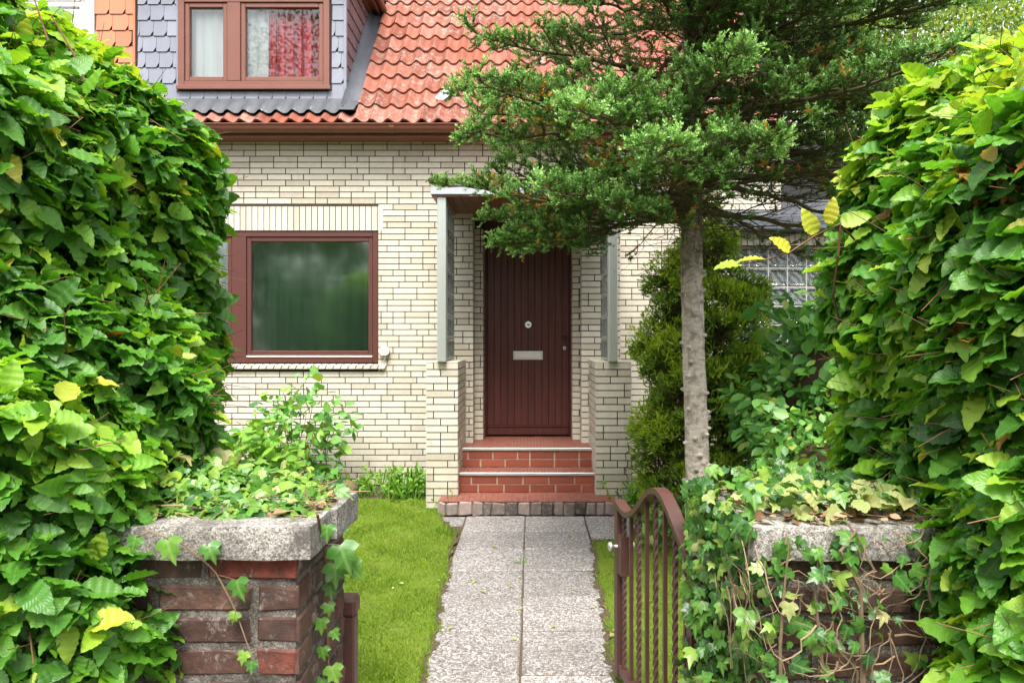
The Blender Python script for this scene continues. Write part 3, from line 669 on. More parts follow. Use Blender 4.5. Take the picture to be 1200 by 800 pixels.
# roof
TH=R(50); RY0,RZ0=7.43,3.70; CT,ST=math.cos(TH),math.sin(TH)
RN=np.array([0,-ST,CT]); RD=np.array([0,CT,ST])
def roofpt(x,s,h=0):
    x,s=np.broadcast_arrays(np.asarray(x,float),np.asarray(s,float)); return np.stack([x,RY0+CT*np.asarray(s,float)+RN[1]*h,RZ0+ST*np.asarray(s,float)+RN[2]*h],-1)
DRY=7.68; DX_L,DX_R=-4.128,-1.938; DTOP=5.46
def tiles(mb,x0,x1,ncol_p=.165,g=.282,rows=16,skip=None,short=False):
    nc=int((x1-x0)/ncol_p); K=9; uu=np.linspace(0,1,K)
    prof=.5+.5*np.cos(2*np.pi*(uu-.06)); prof=.050*prof**1.4
    for i in range(rows):
        s0=i*g-.02; s1=s0+g+.07
        for j in range(nc):
            xc=x0+(j+.5)*ncol_p; sm=s0+g*.5
            if skip and skip(xc,sm): continue
            ds=rng.normal(0,.006); dh=rng.normal(0,.0025); sk=rng.normal(0,.003)
            xs=x0+j*ncol_p+uu*(ncol_p+.004)
            s1=s0+g+.07
            if short and i==0 and xc<DX_R+.165: s1=.15
            B=roofpt(xs+sk,s0+ds,0)+np.outer(prof+.030+dh+.004*uu,RN); T_=roofpt(xs,s1,0)+np.outer(prof+.004*uu,RN)
            L=B-np.outer(np.full(K,.022),RN)
            V=np.concatenate([L,B,T_]); k=np.arange(K-1)
            F=np.concatenate([np.stack([k,k+1,k+1+K,k+K],-1),np.stack([k+K,k+K+1,k+1+2*K,k+2*K],-1)])
            mb.raw(V,F,float(np.clip(rng.normal(.5,.28),0,1)))
def skip(x,s):
    y=RY0+CT*s
    if x<DX_R+.165 and y>DRY-.03 and y<8.98: return True
    return False
mb=MB(); tiles(mb,DX_R+.165-15*.165,2.66,skip=skip,short=True); roof=mb.build('roof',M['tile'],house,smooth=False)
mb=MB(); P=np.concatenate([roofpt([WX0,2.66],[0,0],-.03),roofpt([2.66,WX0],[4.4,4.4],-.03)]); mb.raw(P,[[0,1,2,3]]); mb.build('roof_underlay',M['black'],roof)
# a slipped white slate patch
mb=MB(); c=roofpt([-.90],[.44],.062)[0]; a=np.arange(7)/7*2*math.pi; rr=np.array([1,.8,1.1,.9,1.05,.75,1.0]); mb.prism(np.c_[np.cos(a)*.070*rr+np.sin(a)*.06,np.sin(a)*.14*rr],c,(1,0,0),RD,RN,.008); mb.build('repair_patch',M['slate_white'],roof)
# gutter: half round with front lip
mb=MB(); a=np.linspace(0,math.pi,9); gy,gz,gr=7.405,3.665,.062
ring=[(gy-gr*math.cos(t),gz-gr*math.sin(t)) for t in a]; ring=[(gy-gr-.006,gz+.008)]+ring
V=np.array([[x,y,z] for x in (WX0,2.7) for (y,z) in ring]); n=len(ring); k=np.arange(n-1); mb.raw(V,np.stack([k,k+1,k+1+n,k+n],-1))
mb.tube([[WX0,gy-gr-.003,gz+.012],[2.7,gy-gr-.003,gz+.012]],.009,6)
gut=mb.build('gutter',M['gutter'],house,smooth=True)
for xx in (-3.3,-1.42,.2):
    mb=MB()
    ring2=[(gy-(gr+.005)*math.cos(t),gz-(gr+.005)*math.sin(t)) for t in a]; V=np.array([[x,y,z] for x in (xx,xx+.05) for (y,z) in ring2]); n=len(ring2); k=np.arange(n-1); mb.raw(V,np.stack([k,k+1,k+1+n,k+n],-1)); mb.build('gutter_joint',M['gutter'],gut)
MB().box(WX0,2.62,7.46,WY-.01,3.585,3.61).build('eave_board',M['soffit'],house)

# dormer
def slates(mb,x0,x1,z0,z1,org,u,n,w=.143,h=.165,cut=.05,gap=.0035):
    """slates with one clipped corner; u along, n outward"""
    org=np.asarray(org,float);u=np.asarray(u,float);n=np.asarray(n,float); i=0; z=z0
    while z<z1:
        off=-(i*.031)%w; x=x0-off if off else x0
        x=x0-((i*.031)%w)
        while x<x1:
            a=max(x+gap/2,x0); b=min(x+w-gap/2,x1)
            if b-a>.015:
                zt=min(z+h+.0,z1+.02); full=abs(b-(x+w-gap/2))<1e-6
                poly=[(a,z+gap/2)]
                cc=min(cut*.6,(b-a)*.6)
                poly+=[(b-cc,z+gap/2),(b,z+gap/2+cut)] if full else [(b,z+gap/2)]
                poly+=[(b,zt),(a,zt)]
                P=np.array(poly); m=len(P); lift=.012-.010*(P[:,1]-z)/h
                V=org+P[:,:1]*u+P[:,1:]*UP+lift[:,None]*n; V2=V-n*.006
                r=rng.uniform(0,1); k=np.arange(m); kn=(k+1)%m
                mb.raw(np.concatenate([V,V2]),np.stack([k,kn,kn+m,k+m],-1),r)
                f=np.stack([np.zeros(m-2,int),np.arange(1,m-1),np.arange(2,m)],-1)+mb.n-2*m; mb.F.append(f); mb.Rn.append(np.full(m-2,r))
            x+=w
        z+=h; i+=1
dorm=sub('dormer',house); DW=(-3.68,-2.10,4.15,5.10)
mb=MB(); Ux=(1,0,0);Nf=(0,-1,0)
slates(mb,DX_L+.02,DW[0]-.02,4.03,DTOP,(0,DRY,0),Ux,Nf); slates(mb,DW[1]+.02,DX_R-.012,4.03,DTOP,(0,DRY,0),Ux,Nf,w=.16)
slates(mb,DW[0]-.02,DW[1]+.02,4.03,4.115,(0,DRY,0),Ux,Nf,h=.085,cut=.03); slates(mb,DW[0]-.02,DW[1]+.02,5.12,DTOP,(0,DRY,0),Ux,Nf)
mb.build('slate_cladding',M['slate'],dorm)
mb=MB()
def cheek(mb):
    z=3.95;i=0;h=.15
    while z<DTOP:
        yr=RY0+(z+h-RZ0)/math.tan(TH)+.12; slates(mb,DRY,max(yr,DRY+.1),z,z+h,(DX_R,0,0),(0,1,0),(1,0,0),w=.14,h=h,cut=.045); z+=h
cheek(mb); mb.build('cheek_cladding',M['dslate'],dorm)
mb=MB(); mb.box(DX_L,DW[0]+.0,DRY+.003,DRY+.03,3.9,DTOP); mb.box(DW[1],DX_R-.003,DRY+.003,DRY+.03,3.9,DTOP); mb.box(DW[0],DW[1],DRY+.003,DRY+.03,3.9,DW[2]); mb.box(DW[0],DW[1],DRY+.003,DRY+.03,DW[3],DTOP)
mb.box(DX_R-.03,DX_R-.003,DRY+.03,9.2,3.9,DTOP); mb.box(DX_L,DX_R,8.9,8.93,4,DTOP)
mb.build('backing_wall',M['black'],dorm)
MB().cbox(DX_R-.016,DX_R+.014,DRY-.022,DRY+.02,4.03,DTOP,.003).build('corner_trim',M['slate'],dorm)
MB().cbox(DW[0]-.022,DW[0]-.002,DRY-.02,DRY+.01,4.115,DTOP,.003).build('side_trim',M['slate'],dorm)
# lead apron and valley, dressed over the tiles
NA=220; xs=np.linspace(DX_L,DX_R+.02,NA); wob=.050*(.5+.5*np.cos(2*np.pi*((xs-(DX_R+.165-15*.165))/.165-.06)))**1.4*.9
A=np.c_[xs,np.full(NA,DRY-.014),np.full(NA,4.035)]; B=np.c_[xs,np.full(NA,DRY-.04),np.full(NA,4.005)]; C=roofpt(xs,np.full(NA,.125),.044)+np.outer(wob,RN)
V=np.concatenate([A,B,C]); k=np.arange(NA-1); F=np.concatenate([np.stack([k+NA*q+NA,k+NA*q+NA+1,k+NA*q+1,k+NA*q],-1) for q in (0,1)]); mb=MB(); mb.raw(V,F)
ss=np.linspace(.20,2.45,30); wd=.23+.0*ss; e1=roofpt(np.full(30,DX_R+.005),ss,.11); e2=roofpt(DX_R+.05+0*ss,ss,.035); e3=roofpt(DX_R+wd-.08,ss,.022+.005*np.sin(ss*14)); e4=roofpt(DX_R+wd,ss,.010)
V=np.concatenate([e1,e2,e3,e4]); k=np.arange(29); F=np.concatenate([np.stack([k+30*q,k+30*q+30,k+30*q+31,k+30*q+1],-1) for q in (0,1,2)]); mb.raw(V,F)
P=np.concatenate([roofpt([DX_R-.02,DX_R+.14],[.125,.125],.086),roofpt([DX_R+.16,DX_R-.02],[.34,.34],.050)]); mb.raw(P,[[0,1,2,3]])
mb.build('lead_flashing',M['lead'],dorm,smooth=True)
mb=MB(); mb.box(DX_L,DX_R+.10,7.50,9.3,DTOP+.0,DTOP+.03); mb.box(DX_R+.10,DX_R+.125,7.48,9.05,DTOP-.03,DTOP+.14); mb.box(DX_L,DX_R+.1,7.47,7.50,DTOP-.03,DTOP+.14); mb.box(DX_R+.012,DX_R+.035,7.5,9.1,DTOP-.05,DTOP-.002)
mb.build('eave_boarding',M['soffit'],dorm)
mb=MB(); mb.tube([[DX_R+.165,7.45,DTOP+.03],[DX_R+.165,9.0,DTOP+.03]],.042,10); mb.build('dormer_gutter',M['gutter'],dorm,smooth=True)
MB().raw([[DX_L,7.45,DTOP+.15],[DX_R+.14,7.45,DTOP+.15],[DX_R+.14,9.6,DTOP+.55],[DX_L,9.6,DTOP+.55]],[[0,1,2,3]]).build('dormer_roof',M['lead'],dorm)
dwin=sub('dormer_window',house); mb=MB(); framebox(mb,*DW,.065,DRY-.03,DRY+.07,.005); mb.cbox(-3.168,-3.03,DRY-.029,DRY+.07,DW[2]+.065,DW[3]-.065,.005); mb.cbox(DW[0]-.01,DW[1]+.015,DRY-.055,DRY-.03,DW[2]-.03,DW[2]+.012,.004)
mb.build('frame',M['dframe'],dwin)
for (a,b) in ((DW[0]+.065,-3.168),(-3.03,DW[1]-.065)):
    mb=MB(); framebox(mb,a+.003,b-.003,DW[2]+.068,DW[3]-.068,.045,DRY-.015,DRY+.06,.005); mb.build('sash',M['dframe'],dwin)
    MB().box(a+.046,b-.046,DRY+.012,DRY+.018,DW[2]+.11,DW[3]-.11).build('pane',M['dglass'],dwin)
# curtains hang inside
def drape(x0,x1,y,z0,z1,amp,per):
    n=int((x1-x0)/per*10)+2; xs=np.linspace(x0,x1,n); ph=xs/per*2*math.pi+.8*np.sin(xs*7)
    yy=y+amp*np.sin(ph)+amp*.4*np.sin(ph*.37+1)
    V=np.concatenate([np.c_[xs,yy,np.full(n,z0)],np.c_[xs,yy+.01,np.full(n,z1)]]); k=np.arange(n-1)
    return MB().raw(V,np.stack([k,k+1,k+1+n,k+n],-1),np.clip(.5+.5*np.sin(ph[:-1]*1.0+1.1)+.25*np.sin(ph[:-1]*.43),0,1))  # per-face tone follows the folds, painting in their light and dark
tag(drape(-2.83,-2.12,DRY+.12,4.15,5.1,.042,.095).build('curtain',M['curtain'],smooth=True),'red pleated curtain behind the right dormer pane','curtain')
tag(drape(-3.66,-2.78,DRY+.11,4.15,5.1,.012,.11).build('curtain',M['net'],smooth=True),'white net curtain added behind the left dormer pane in place of mirrored sky','curtain')  # white cloth added to stand in for bright sky mirrored in the pane

tag(drape(WIN[0]+.05,WIN[1]-.05,WY+.22,1.28,2.66,.018,.14).build('curtain',M['net_dim'],smooth=True),'sheer grey curtain hanging inside the ground floor window','curtain')
# neighbouring house on the left
nb=thing('neighbouring_house','attached neighbouring house with orange clad dormer and white window frame','house')
mb=MB(); slates(mb,-4.56,DX_L-.03,3.9,DTOP+.4,(0,DRY,0),Ux,Nf,w=.17,h=.17); nd=mb.build('cladding',M['orange_slate'],nb)
mb=MB(); mb.box(-6.6,-4.545,DRY+.003,DRY+.03,3.5,4.15); mb.build('dormer_wall',M['plaster'],nb); MB().box(-4.56,-4.135,DRY+.003,DRY+.03,3.5,DTOP+.4).build('cladding_backing',M['black'],nb)
MB().cbox(DX_L-.028,DX_L-.004,DRY-.02,DRY+.01,3.9,DTOP+.4,.003).build('trim_board',M['orange_slate'],nb)
nw=sub('window',nb); mb=MB(); framebox(mb,-5.7,-4.56,4.15,5.14,.09,DRY-.03,DRY+.06,.005); mb.build('frame',M['white'],nw)
mb=MB(); framebox(mb,-5.605,-4.655,4.245,5.045,.055,DRY-.022,DRY+.05,.006); mb.build('sash',M['white'],nw)
MB().box(-5.55,-4.71,DRY+.01,DRY+.016,4.30,4.99).build('pane',M['dglass'],nw)
MB().box(-5.7,-4.6,DRY+.25,DRY+.27,4.1,5.1).build('blind',M['net'],nw)
mb=MB(); mb.box(-9.5,-4.135,WY,WY+.2,0,3.7); mb.build('wall',M['plaster'],nb)
mb=MB(); tiles(mb,-9.4,-4.6,rows=2); mb.build('roof',M['tile'],nb)

# ------------------------------------------------------------------ GARDEN WALL PIERS
def pier_bricks(b,m,o,u,n,w,z0,nrow,seed,H=.083,L=.252,J=.017):
    g=np.random.default_rng(seed); o=np.asarray(o,float);u=np.asarray(u,float);n=np.asarray(n,float)
    for i in range(nrow):
        a=0 if i%2 else -L/2; z=z0+i*H
        while a<w-.005:
            l=L if g.uniform()>.3 else L/2
            s0,s1=max(a,0),min(a+l,w)
            if s1-s0>.03:
                e0=J/2 if s0>0 else 0; e1=J/2 if s1<w else 0; dd=g.uniform(-.0025,.0035)
                q=MB(); q.cbox(s0+e0,s1-e1,-.02,.0045+dd,z+J/2,z+H-J/2,.005,0,0)
                V=q.V[0]; V=V+np.repeat(g.normal(0,.0022,(8,3)),3,axis=0); W=o+V[:,:1]*u+V[:,1:2]*n+V[:,2:]*UP
                b.raw(W,[f for f in q.F],float(g.uniform(0,1)))
            a+=l
def rough_box(x0,x1,y0,y1,z0,z1,nx,ny,nz,amp,mb,r=.5,rad=.007):
    """stone slab with worn, rounded edges: gridded box with noise"""
    def grid(a,b,n): return np.linspace(a,b,n+1)
    gx,gy,gz=grid(x0,x1,nx),grid(y0,y1,ny),grid(z0,z1,nz); vid={};V=[];F=[]
    def vv(i,j,k):
        if (i,j,k) not in vid: vid[(i,j,k)]=len(V); V.append((gx[i],gy[j],gz[k]))
        return vid[(i,j,k)]
    for i in range(nx):
        for j in range(ny):
            F.append([vv(i,j,0),vv(i,j+1,0),vv(i+1,j+1,0),vv(i+1,j,0)]); F.append([vv(i,j,nz),vv(i+1,j,nz),vv(i+1,j+1,nz),vv(i,j+1,nz)])
    for i in range(nx):
        for k in range(nz):
            F.append([vv(i,0,k),vv(i+1,0,k),vv(i+1,0,k+1),vv(i,0,k+1)]); F.append([vv(i,ny,k),vv(i,ny,k+1),vv(i+1,ny,k+1),vv(i+1,ny,k)])
    for j in range(ny):
        for k in range(nz):
            F.append([vv(0,j,k),vv(0,j,k+1),vv(0,j+1,k+1),vv(0,j+1,k)]); F.append([vv(nx,j,k),vv(nx,j+1,k),vv(nx,j+1,k+1),vv(nx,j,k+1)])
    V=np.array(V); c=np.array([(x0+x1)/2,(y0+y1)/2,(z0+z1)/2]); h=np.array([(x1-x0)/2,(y1-y0)/2,(z1-z0)/2])
    q=V-c; core_=np.clip(q,-(h-rad),h-rad); d=q-core_; V=c+core_+nrm(d)*np.minimum(np.linalg.norm(d,axis=1,keepdims=True),rad)
    V+=amp*(np.sin(V*47+V[:,[1,2,0]]*31)+.6*np.sin(V*113+V[:,[2,0,1]]*71)); mb.raw(V,np.array(F),r)
pl_=thing('garden_wall','weathered dark brick garden wall pier left of the path under a grey concrete coping','wall')
b=MB();m=MB(); PXR=-.603; PY0,PY1=1.885,2.36
pier_bricks(b,m,(-2.6,PY0,0),(1,0,0),(0,-1,0),2.6+PXR,-.03,12,61); pier_bricks(b,m,(PXR,PY0,0),(0,1,0),(1,0,0),PY1-PY0,-.03,12,62)
m.box(-2.6,PXR-.001,PY0+.001,PY1,-.05,.945); w_=b.build('brickwork',M['pier_brick'],pl_); m.build('mortar',M['pier_mortar'],w_)
mb=MB(); rough_box(-2.6,-.552,1.845,2.04,.948,1.036,90,12,6,.0012,mb); mb.build('coping',M['coping'],pl_)
mb=MB(); rough_box(-2.6,-.540,2.048,2.30,.945,1.033,90,14,6,.0012,mb); mb.build('coping',M['coping'],pl_)
pr_=thing('garden_wall','ivy covered red brick garden wall pier right of the gate with worn coping','wall')
b=MB();m=MB(); QX=.60
pier_bricks(b,m,(QX,1.87,0),(1,0,0),(0,-1,0),2.2,-.03,12,71); pier_bricks(b,m,(QX,2.36,0),(0,-1,0),(-1,0,0),.49,-.03,12,72)
m.box(QX+.001,2.8,1.871,2.36,-.05,.945); w_=b.build('brickwork',M['pier_brick'],pr_); m.build('mortar',M['pier_mortar'],w_)
mb=MB(); rough_box(.556,1.02,1.84,2.30,.948,1.036,30,26,6,.0014,mb); mb.build('coping',M['coping'],pr_)
mb=MB(); mb.cbox(-.640,-.578,2.40,2.46,-.02,.60,.006); mb.cbox(-.648,-.572,2.392,2.468,.60,.66,.01)
tag(mb.build('gate_post',M['iron']),'short dark brown steel post behind the left brick pier','gate post')

# ------------------------------------------------------------------ GATE (standing open)
gate=thing('garden_gate','open brown iron garden gate with curved top rail and twisted bars','gate')
H0=np.array([.528,2.34]); H1=np.array([.386,3.22]); GL=np.linalg.norm(H1-H0); gd=(H1-H0)/GL; gn=np.array([gd[1],-gd[0]])
def gp(t,z,off=0): 
    q=H0+(H1-H0)*t+gn*off; return np.array([q[0],q[1],z])
tz=[(0,.80),(.06,.812),(.12,.838),(.2,.885),(.28,.930),(.36,.956),(.44,.950),(.52,.915),(.60,.865),(.68,.820),(.76,.790),(.83,.775),(.9,.780),(1.0,.800)]
def top(t): return float(np.interp(t,[a for a,_ in tz],[b for _,b in tz]))
def bar(mb,pts,wd,th,r=.5):
    """flat bar swept along pts in the gate plane: th across the plane, wd along the in-plane normal"""
    P=np.array(pts); T=nrm(np.gradient(P,axis=0)); g3=np.array([gn[0],gn[1],0]); Nn=np.cross(T,g3); n=len(P)
    V=[]
    for i in range(n):
        for (a,b_) in ((-1,-1),(1,-1),(1,1),(-1,1)): V.append(P[i]+Nn[i]*a*wd/2+g3*b_*th/2)
    i=np.arange(n-1)[:,None]*4; j=np.arange(4)[None]; jn=(j+1)%4
    F=np.stack([i+j,i+jn,i+4+jn,i+4+j],-1).reshape(-1,4); mb.raw(np.array(V),F,r); mb.raw(np.array(V)[[0,1,2,3,-4,-3,-2,-1]],[[3,2,1,0],[4,5,6,7]],r)
tt=np.linspace(0,1,60); zz=np.interp(tt,[a for a,_ in tz],[b_ for _,b_ in tz]); ker=np.ones(5)/5; zs=np.convolve(np.pad(zz,2,'edge'),ker,'valid')
mb=MB(); bar(mb,[gp(t,z) for t,z in zip(tt,zs)],.022,.048); mb.build('top_rail',M['iron'],gate)
def topz(t): return float(np.interp(t,tt,zs))
for t in (.015,.978):
    mb=MB(); bar(mb,[gp(t,.05),gp(t,topz(t)-.01)],.042,.040); mb.build('stile',M['iron'],gate)
mb=MB(); bar(mb,[gp(.03,.085),gp(.96,.085)],.035,.030); mb.build('bottom_rail',M['iron'],gate)
nb_=8; ts=np.linspace(.10,.905,nb_)
for i,t in enumerate(ts):
    mb=MB(); zt=topz(t)-.008
    if i%2==0:
        bar(mb,[gp(t,.09),gp(t,zt)],.014,.014); mb.build('plain_bar',M['iron'],gate)
    else:
        zz_=np.linspace(.09,zt,130); mb.tube([gp(t,z) for z in zz_],.0108,4,twist=.26); mb.build('twisted_bar',M['iron'],gate)
mb=MB(); bar(mb,[gp(.940,.50),gp(.940,.665)],.085,.036); lk=mb.build('lock_box',M['iron'],gate)
c=gp(.955,.615); g3=np.array([gn[0],gn[1],0])
for sgn in (1,-1):
    mb=MB(); mb.tube([c+g3*sgn*.015,c+g3*sgn*.036,c+g3*sgn*.040,c+g3*sgn*.044,c+g3*sgn*.054,c+g3*sgn*.058],[.007,.007,.010,.019,.019,.012],12)
    mb.build('handle',M['steel'],lk,smooth=True)
mb=MB(); mb.cbox(.545,.595,2.385,2.435,-.02,.86,.005); tag(mb.build('gate_post',M['iron']),'brown steel hinge post of the gate beside the ivy covered pier','gate post')

# ------------------------------------------------------------------ HEDGES
def rbox(P,c,h,r):
    q=np.abs(P-np.asarray(c))-(np.asarray(h)-r); return np.linalg.norm(np.maximum(q,0),axis=1)+np.minimum(q.max(1),0)-r
def lump(P,amp=.05,f=4.):
    return amp*(np.sin(P[:,0]*f+1.3*P[:,1]*f)+np.sin(P[:,1]*f*1.3+P[:,2]*f*.9+2)+np.sin(P[:,2]*f*1.6-P[:,0]*f*.8+1))/2+amp*.5*np.sin(P[:,2]*f*2.7+P[:,1]*f*2.2)
def box2(x0,x1,y0,y1,z0,z1): return ((x0+x1)/2,(y0+y1)/2,(z0+z1)/2),((x1-x0)/2,(y1-y0)/2,(z1-z0)/2)
def sample(sdf,lo,hi,n,depth=(-.03,.16),filt=True):
    out=[];nn=[];got=0
    while got<n:
        P=rng.uniform(lo,hi,(60000,3)); d=sdf(P); P=P[np.abs(d)<.2]
        for _ in range(4):
            e=1e-3; d=sdf(P); G=np.stack([sdf(P+np.eye(3)[k]*e)-d for k in range(3)],-1)/e; P=P-nrm(G)*d[:,None]
        G=nrm(G)
        if filt:
            x,y=pix(P); vw=np.array([0,0,1.5])-P; k=(np.sum(G*nrm(vw),1)>-.45)&(x>-260)&(x<1460)&(y>-230)&(y<1000)&(P[:,1]>.6)|((G[:,1]>.4)&(P[:,1]>2.8)&(rng.uniform(0,1,len(P))<.5)); P=P[k];G=G[k]
        out.append(P);nn.append(G);got+=len(P)
    P=np.concatenate(out)[:n];G=np.concatenate(nn)[:n]
    dp=rng.uniform(0,1,n)**1.3*(depth[1]-depth[0])+depth[0]
    return P-G*dp[:,None],G,dp
def core_mesh(sdf,c,inset,nu=40,nv=24):
    th=np.linspace(0,2*math.pi,nu,endpoint=False); ph=np.linspace(-math.pi/2,math.pi/2,nv); D=np.array([[math.cos(p)*math.cos(t),math.cos(p)*math.sin(t),math.sin(p)] for p in ph for t in th])
    s=np.zeros(len(D)); c=np.asarray(c,float)
    for _ in range(60):
        d=sdf(c+D*s[:,None])+inset; s+=np.clip(-d*.7,0,.2)
    V=c+D*s[:,None]; F=[[i*nu+j,i*nu+(j+1)%nu,(i+1)*nu+(j+1)%nu,(i+1)*nu+j] for i in range(nv-1) for j in range(nu)]
    return V,np.array(F)
def hedge_leaves(P,G,dp,size,yellow=None,seed=0,top_yellow=0.,zt=9):
    n=len(P); side=nrm(np.cross(G,UP)+1e-6)
    T=G*.70-UP*.32+side*rng.normal(0,.85,(n,1))+rv(n)*.38
    N=G*.78+UP*.78+rv(n)*.50
    sz=size*np.clip(rng.normal(1,.30,n),.4,1.6)
    # sprays share a tint; younger leaves sit on the surface
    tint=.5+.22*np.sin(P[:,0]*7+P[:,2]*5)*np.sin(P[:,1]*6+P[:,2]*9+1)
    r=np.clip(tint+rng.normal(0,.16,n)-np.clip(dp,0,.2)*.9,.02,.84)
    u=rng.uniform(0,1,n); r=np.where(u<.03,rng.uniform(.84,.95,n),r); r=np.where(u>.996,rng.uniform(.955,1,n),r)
    if top_yellow: 
        k=np.clip((P[:,2]-zt)/.25,0,1)*top_yellow; r=np.where(rng.uniform(0,1,n)<k,rng.uniform(.78,.93,n),r)
    return T,N,sz,r
def twigs(mb,P,G,n,l=(.08,.25),rad=.0025,back=.1):
    i=rng.choice(len(P),n); A=P[i]-G[i]*back; D=nrm(G[i]*.7+rv(n)*.55+UP*.15); B=A+D*rng.uniform(l[0],l[1],(n,1)); mb.segs(A,B,rad,rad*.5,rng.uniform(0,1,n),4)
def hedge(name,label,sdf,lo,hi,n,size,cc,inset,top_yellow=0,zt=9,extra=None):
    t=thing(name,label,'hedge'); P,G,dp=sample(sdf,lo,hi,n); T,N,sz,r=hedge_leaves(P,G,dp,size,top_yellow=top_yellow,zt=zt)
    if extra: T,N,sz,r=extra(P,G,T,N,sz,r)
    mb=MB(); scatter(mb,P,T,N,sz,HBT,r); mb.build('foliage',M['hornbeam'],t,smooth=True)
    mb=MB(); twigs(mb,P,G,900); twigs(mb,P,G,700,(.10,.22),.0017,.02); tag(mb.build('twigs',M['twig'],t),kind='stuff')
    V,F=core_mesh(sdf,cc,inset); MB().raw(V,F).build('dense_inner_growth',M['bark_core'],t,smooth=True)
    return t
cL1,hL1=box2(-3.6,-1.265,1.55,3.50,.1,2.67); cL2,hL2=box2(-3.2,-1.0,1.66,2.3,-.2,1.34)
def smin(a,b,k): h_=np.clip(.5+.5*(b-a)/k,0,1); return b*(1-h_)+a*h_-k*h_*(1-h_)
def sdfL(P): return smin(rbox(P,cL1,hL1,.75),rbox(P,cL2,hL2,.28),.60)+.02+lump(P,.055,5)
hedgeL=hedge('hornbeam_hedge','tall dark green hornbeam hedge filling the left side, spilling over the brick wall',sdfL,(-3.7,1.2,-.3),(-.7,3.6,3.1),36000,.065,(-2.2,2.5,1.2),.20,top_yellow=.65,zt=2.30)
cR1,hR1=box2(1.07,3.6,1.35,2.78,.1,2.32); cR2,hR2=box2(1.07,3.2,1.40,1.85,-.2,1.55)
def sdfR(P): return np.minimum(rbox(P,cR1,hR1,.50),rbox(P,cR2,hR2,.18))+lump(P,.05,5.5)
def extraR(P,G,T,N,sz,r):
    # browned, curled leaves near the top of the nearest end
    x,y=pix(P); k=(np.linalg.norm(P-np.array([1.12,1.62,2.08]),axis=1)<.26)&(rng.uniform(0,1,len(P))<.26); r=np.where(k,rng.uniform(.957,.99,len(P)),r); T=np.where(k[:,None],T-UP*1.2,T); sz=np.where(k,sz*.75,sz)
    k=(rng.uniform(0,1,len(P))<.06); r=np.where(k,rng.uniform(.84,.90,len(P)),r); return T,N,sz,r
hedgeR=hedge('hornbeam_hedge','sunlit hornbeam hedge on the right with yellowing and orange leaves near its top',sdfR,(.6,1.1,-.3),(3.4,3.3,2.4),22000,.080,(1.9,2.2,1.0),.20,top_yellow=.9,zt=1.98,extra=extraR)
# loose twig with yellow leaves reaching out of the right hedge
Yq=2.2
def at(x,y,Y): return np.array([(x-622)*Y/860,Y,1.5-(y-400)*Y/860])
tw=[at(1005,285,Yq+.05),at(985,262,Yq),at(955,276,Yq),at(925,296,Yq),at(890,306,Yq),at(862,311,Yq)]
mb=MB(); mb.tube(tw,[.004,.0035,.003,.0025,.002,.0015],5,.6); mb.tube([at(985,262,Yq),at(982,300,Yq+.02),at(976,345,Yq+.1),at(985,380,Yq+.2)],.0035,5,.3); tp=mb.build('loose_twig',M['twig'],hedgeR)
Pl=np.array([at(955,274,Yq),at(970,262,Yq-.02),at(985,262,Yq),at(925,294,Yq),at(895,304,Yq),at(868,310,Yq)]); Tl=np.array([[-.5,-.2,.9],[.2,-.2,.9],[1,-.3,.3],[-.8,-.3,.55],[-1,-.1,.05],[-1,-.2,-.05]]); Nl=np.array([[-.2,-1,.2],[.1,-1,.1],[-.1,-1,.4],[.1,-1,.5],[.1,-.3,1],[0,-.5,.9]])
mb=MB(); scatter(mb,Pl,Tl,Nl,np.array([.085,.08,.09,.075,.08,.085]),[HBT[0]],np.array([.93,.945,.90,.945,.94,.90])); mb.build('yellow_leaves',M['hornbeam'],tp,smooth=True)
# top shoots on the left hedge
for (x,y,x2,y2,Y) in ((75,130,38,-8,2.2),(105,110,60,18,2.3)): mb=MB(); mb.tube([at(x,y,Y),at((x+x2)/2+4,(y+y2)/2,Y),at(x2,y2,Y)],[.005,.004,.002],5,.4); mb.build('long_shoot',M['twig'],hedgeL)

# ------------------------------------------------------------------ IVY
def ivy_patch(t,P,N0,size,rbias=0.,mat='ivy',tp=IVT):
    n=len(P); T=rv(n)*.6-UP*.5; T=T-N0*np.sum(T*N0,1,keepdims=True)*.5; N=N0+rv(n)*.45; sz=size*np.clip(rng.normal(1,.28,n),.45,1.7)
    r=np.clip(rng.normal(.5+rbias,.2,n),0,.84); u=rng.uniform(0,1,n); r=np.where(u<.07,rng.uniform(.84,.97,n),r)
    mb=MB(); scatter(mb,P,T,N,sz,tp,r); return mb
ivL=thing('ivy','ivy and dry stems heaped on the coping of the left brick pier','ivy')
n=1300; x=rng.uniform(-1.25,-.58,n); y=rng.uniform(1.93,2.36,n); hgt=.02+.13*np.clip((-.62-x)/.5,0,1)*np.clip((y-1.93)/.2,0,1)
k=rng.uniform(0,1,n)<np.clip((-x-.52)/.28,.25,1); P=np.c_[x,y,1.035+rng.uniform(.1,1,n)*hgt][k]
ivy_patch(ivL,P,np.tile([0,-.45,.9],(len(P),1)),.046,.16).build('leaves',M['ivy'],ivL,smooth=True)
n=700; x=rng.uniform(-1.35,-.75,n); y=rng.uniform(2.25,3.0,n); P=np.c_[x,y,.95+rng.uniform(-.35,.12,n)-.15*(y-2.25)]; ivy_patch(ivL,P,np.tile([.2,-.6,.8],(n,1)),.055,.15).build('trailing_leaves',M['ivy'],ivL,smooth=True)
mb=MB(); n=170; A=np.c_[rng.uniform(-1.15,-.57,n),rng.uniform(1.92,2.28,n),rng.uniform(1.038,1.07,n)]; D=rv(n)*np.array([1,1,.15]); mb.segs(A,A+nrm(D)*rng.uniform(.03,.12,(n,1)),.0018,.0012,rng.uniform(0,1,n),4); mb.build('dry_stems',M['dead_stem'],ivL)
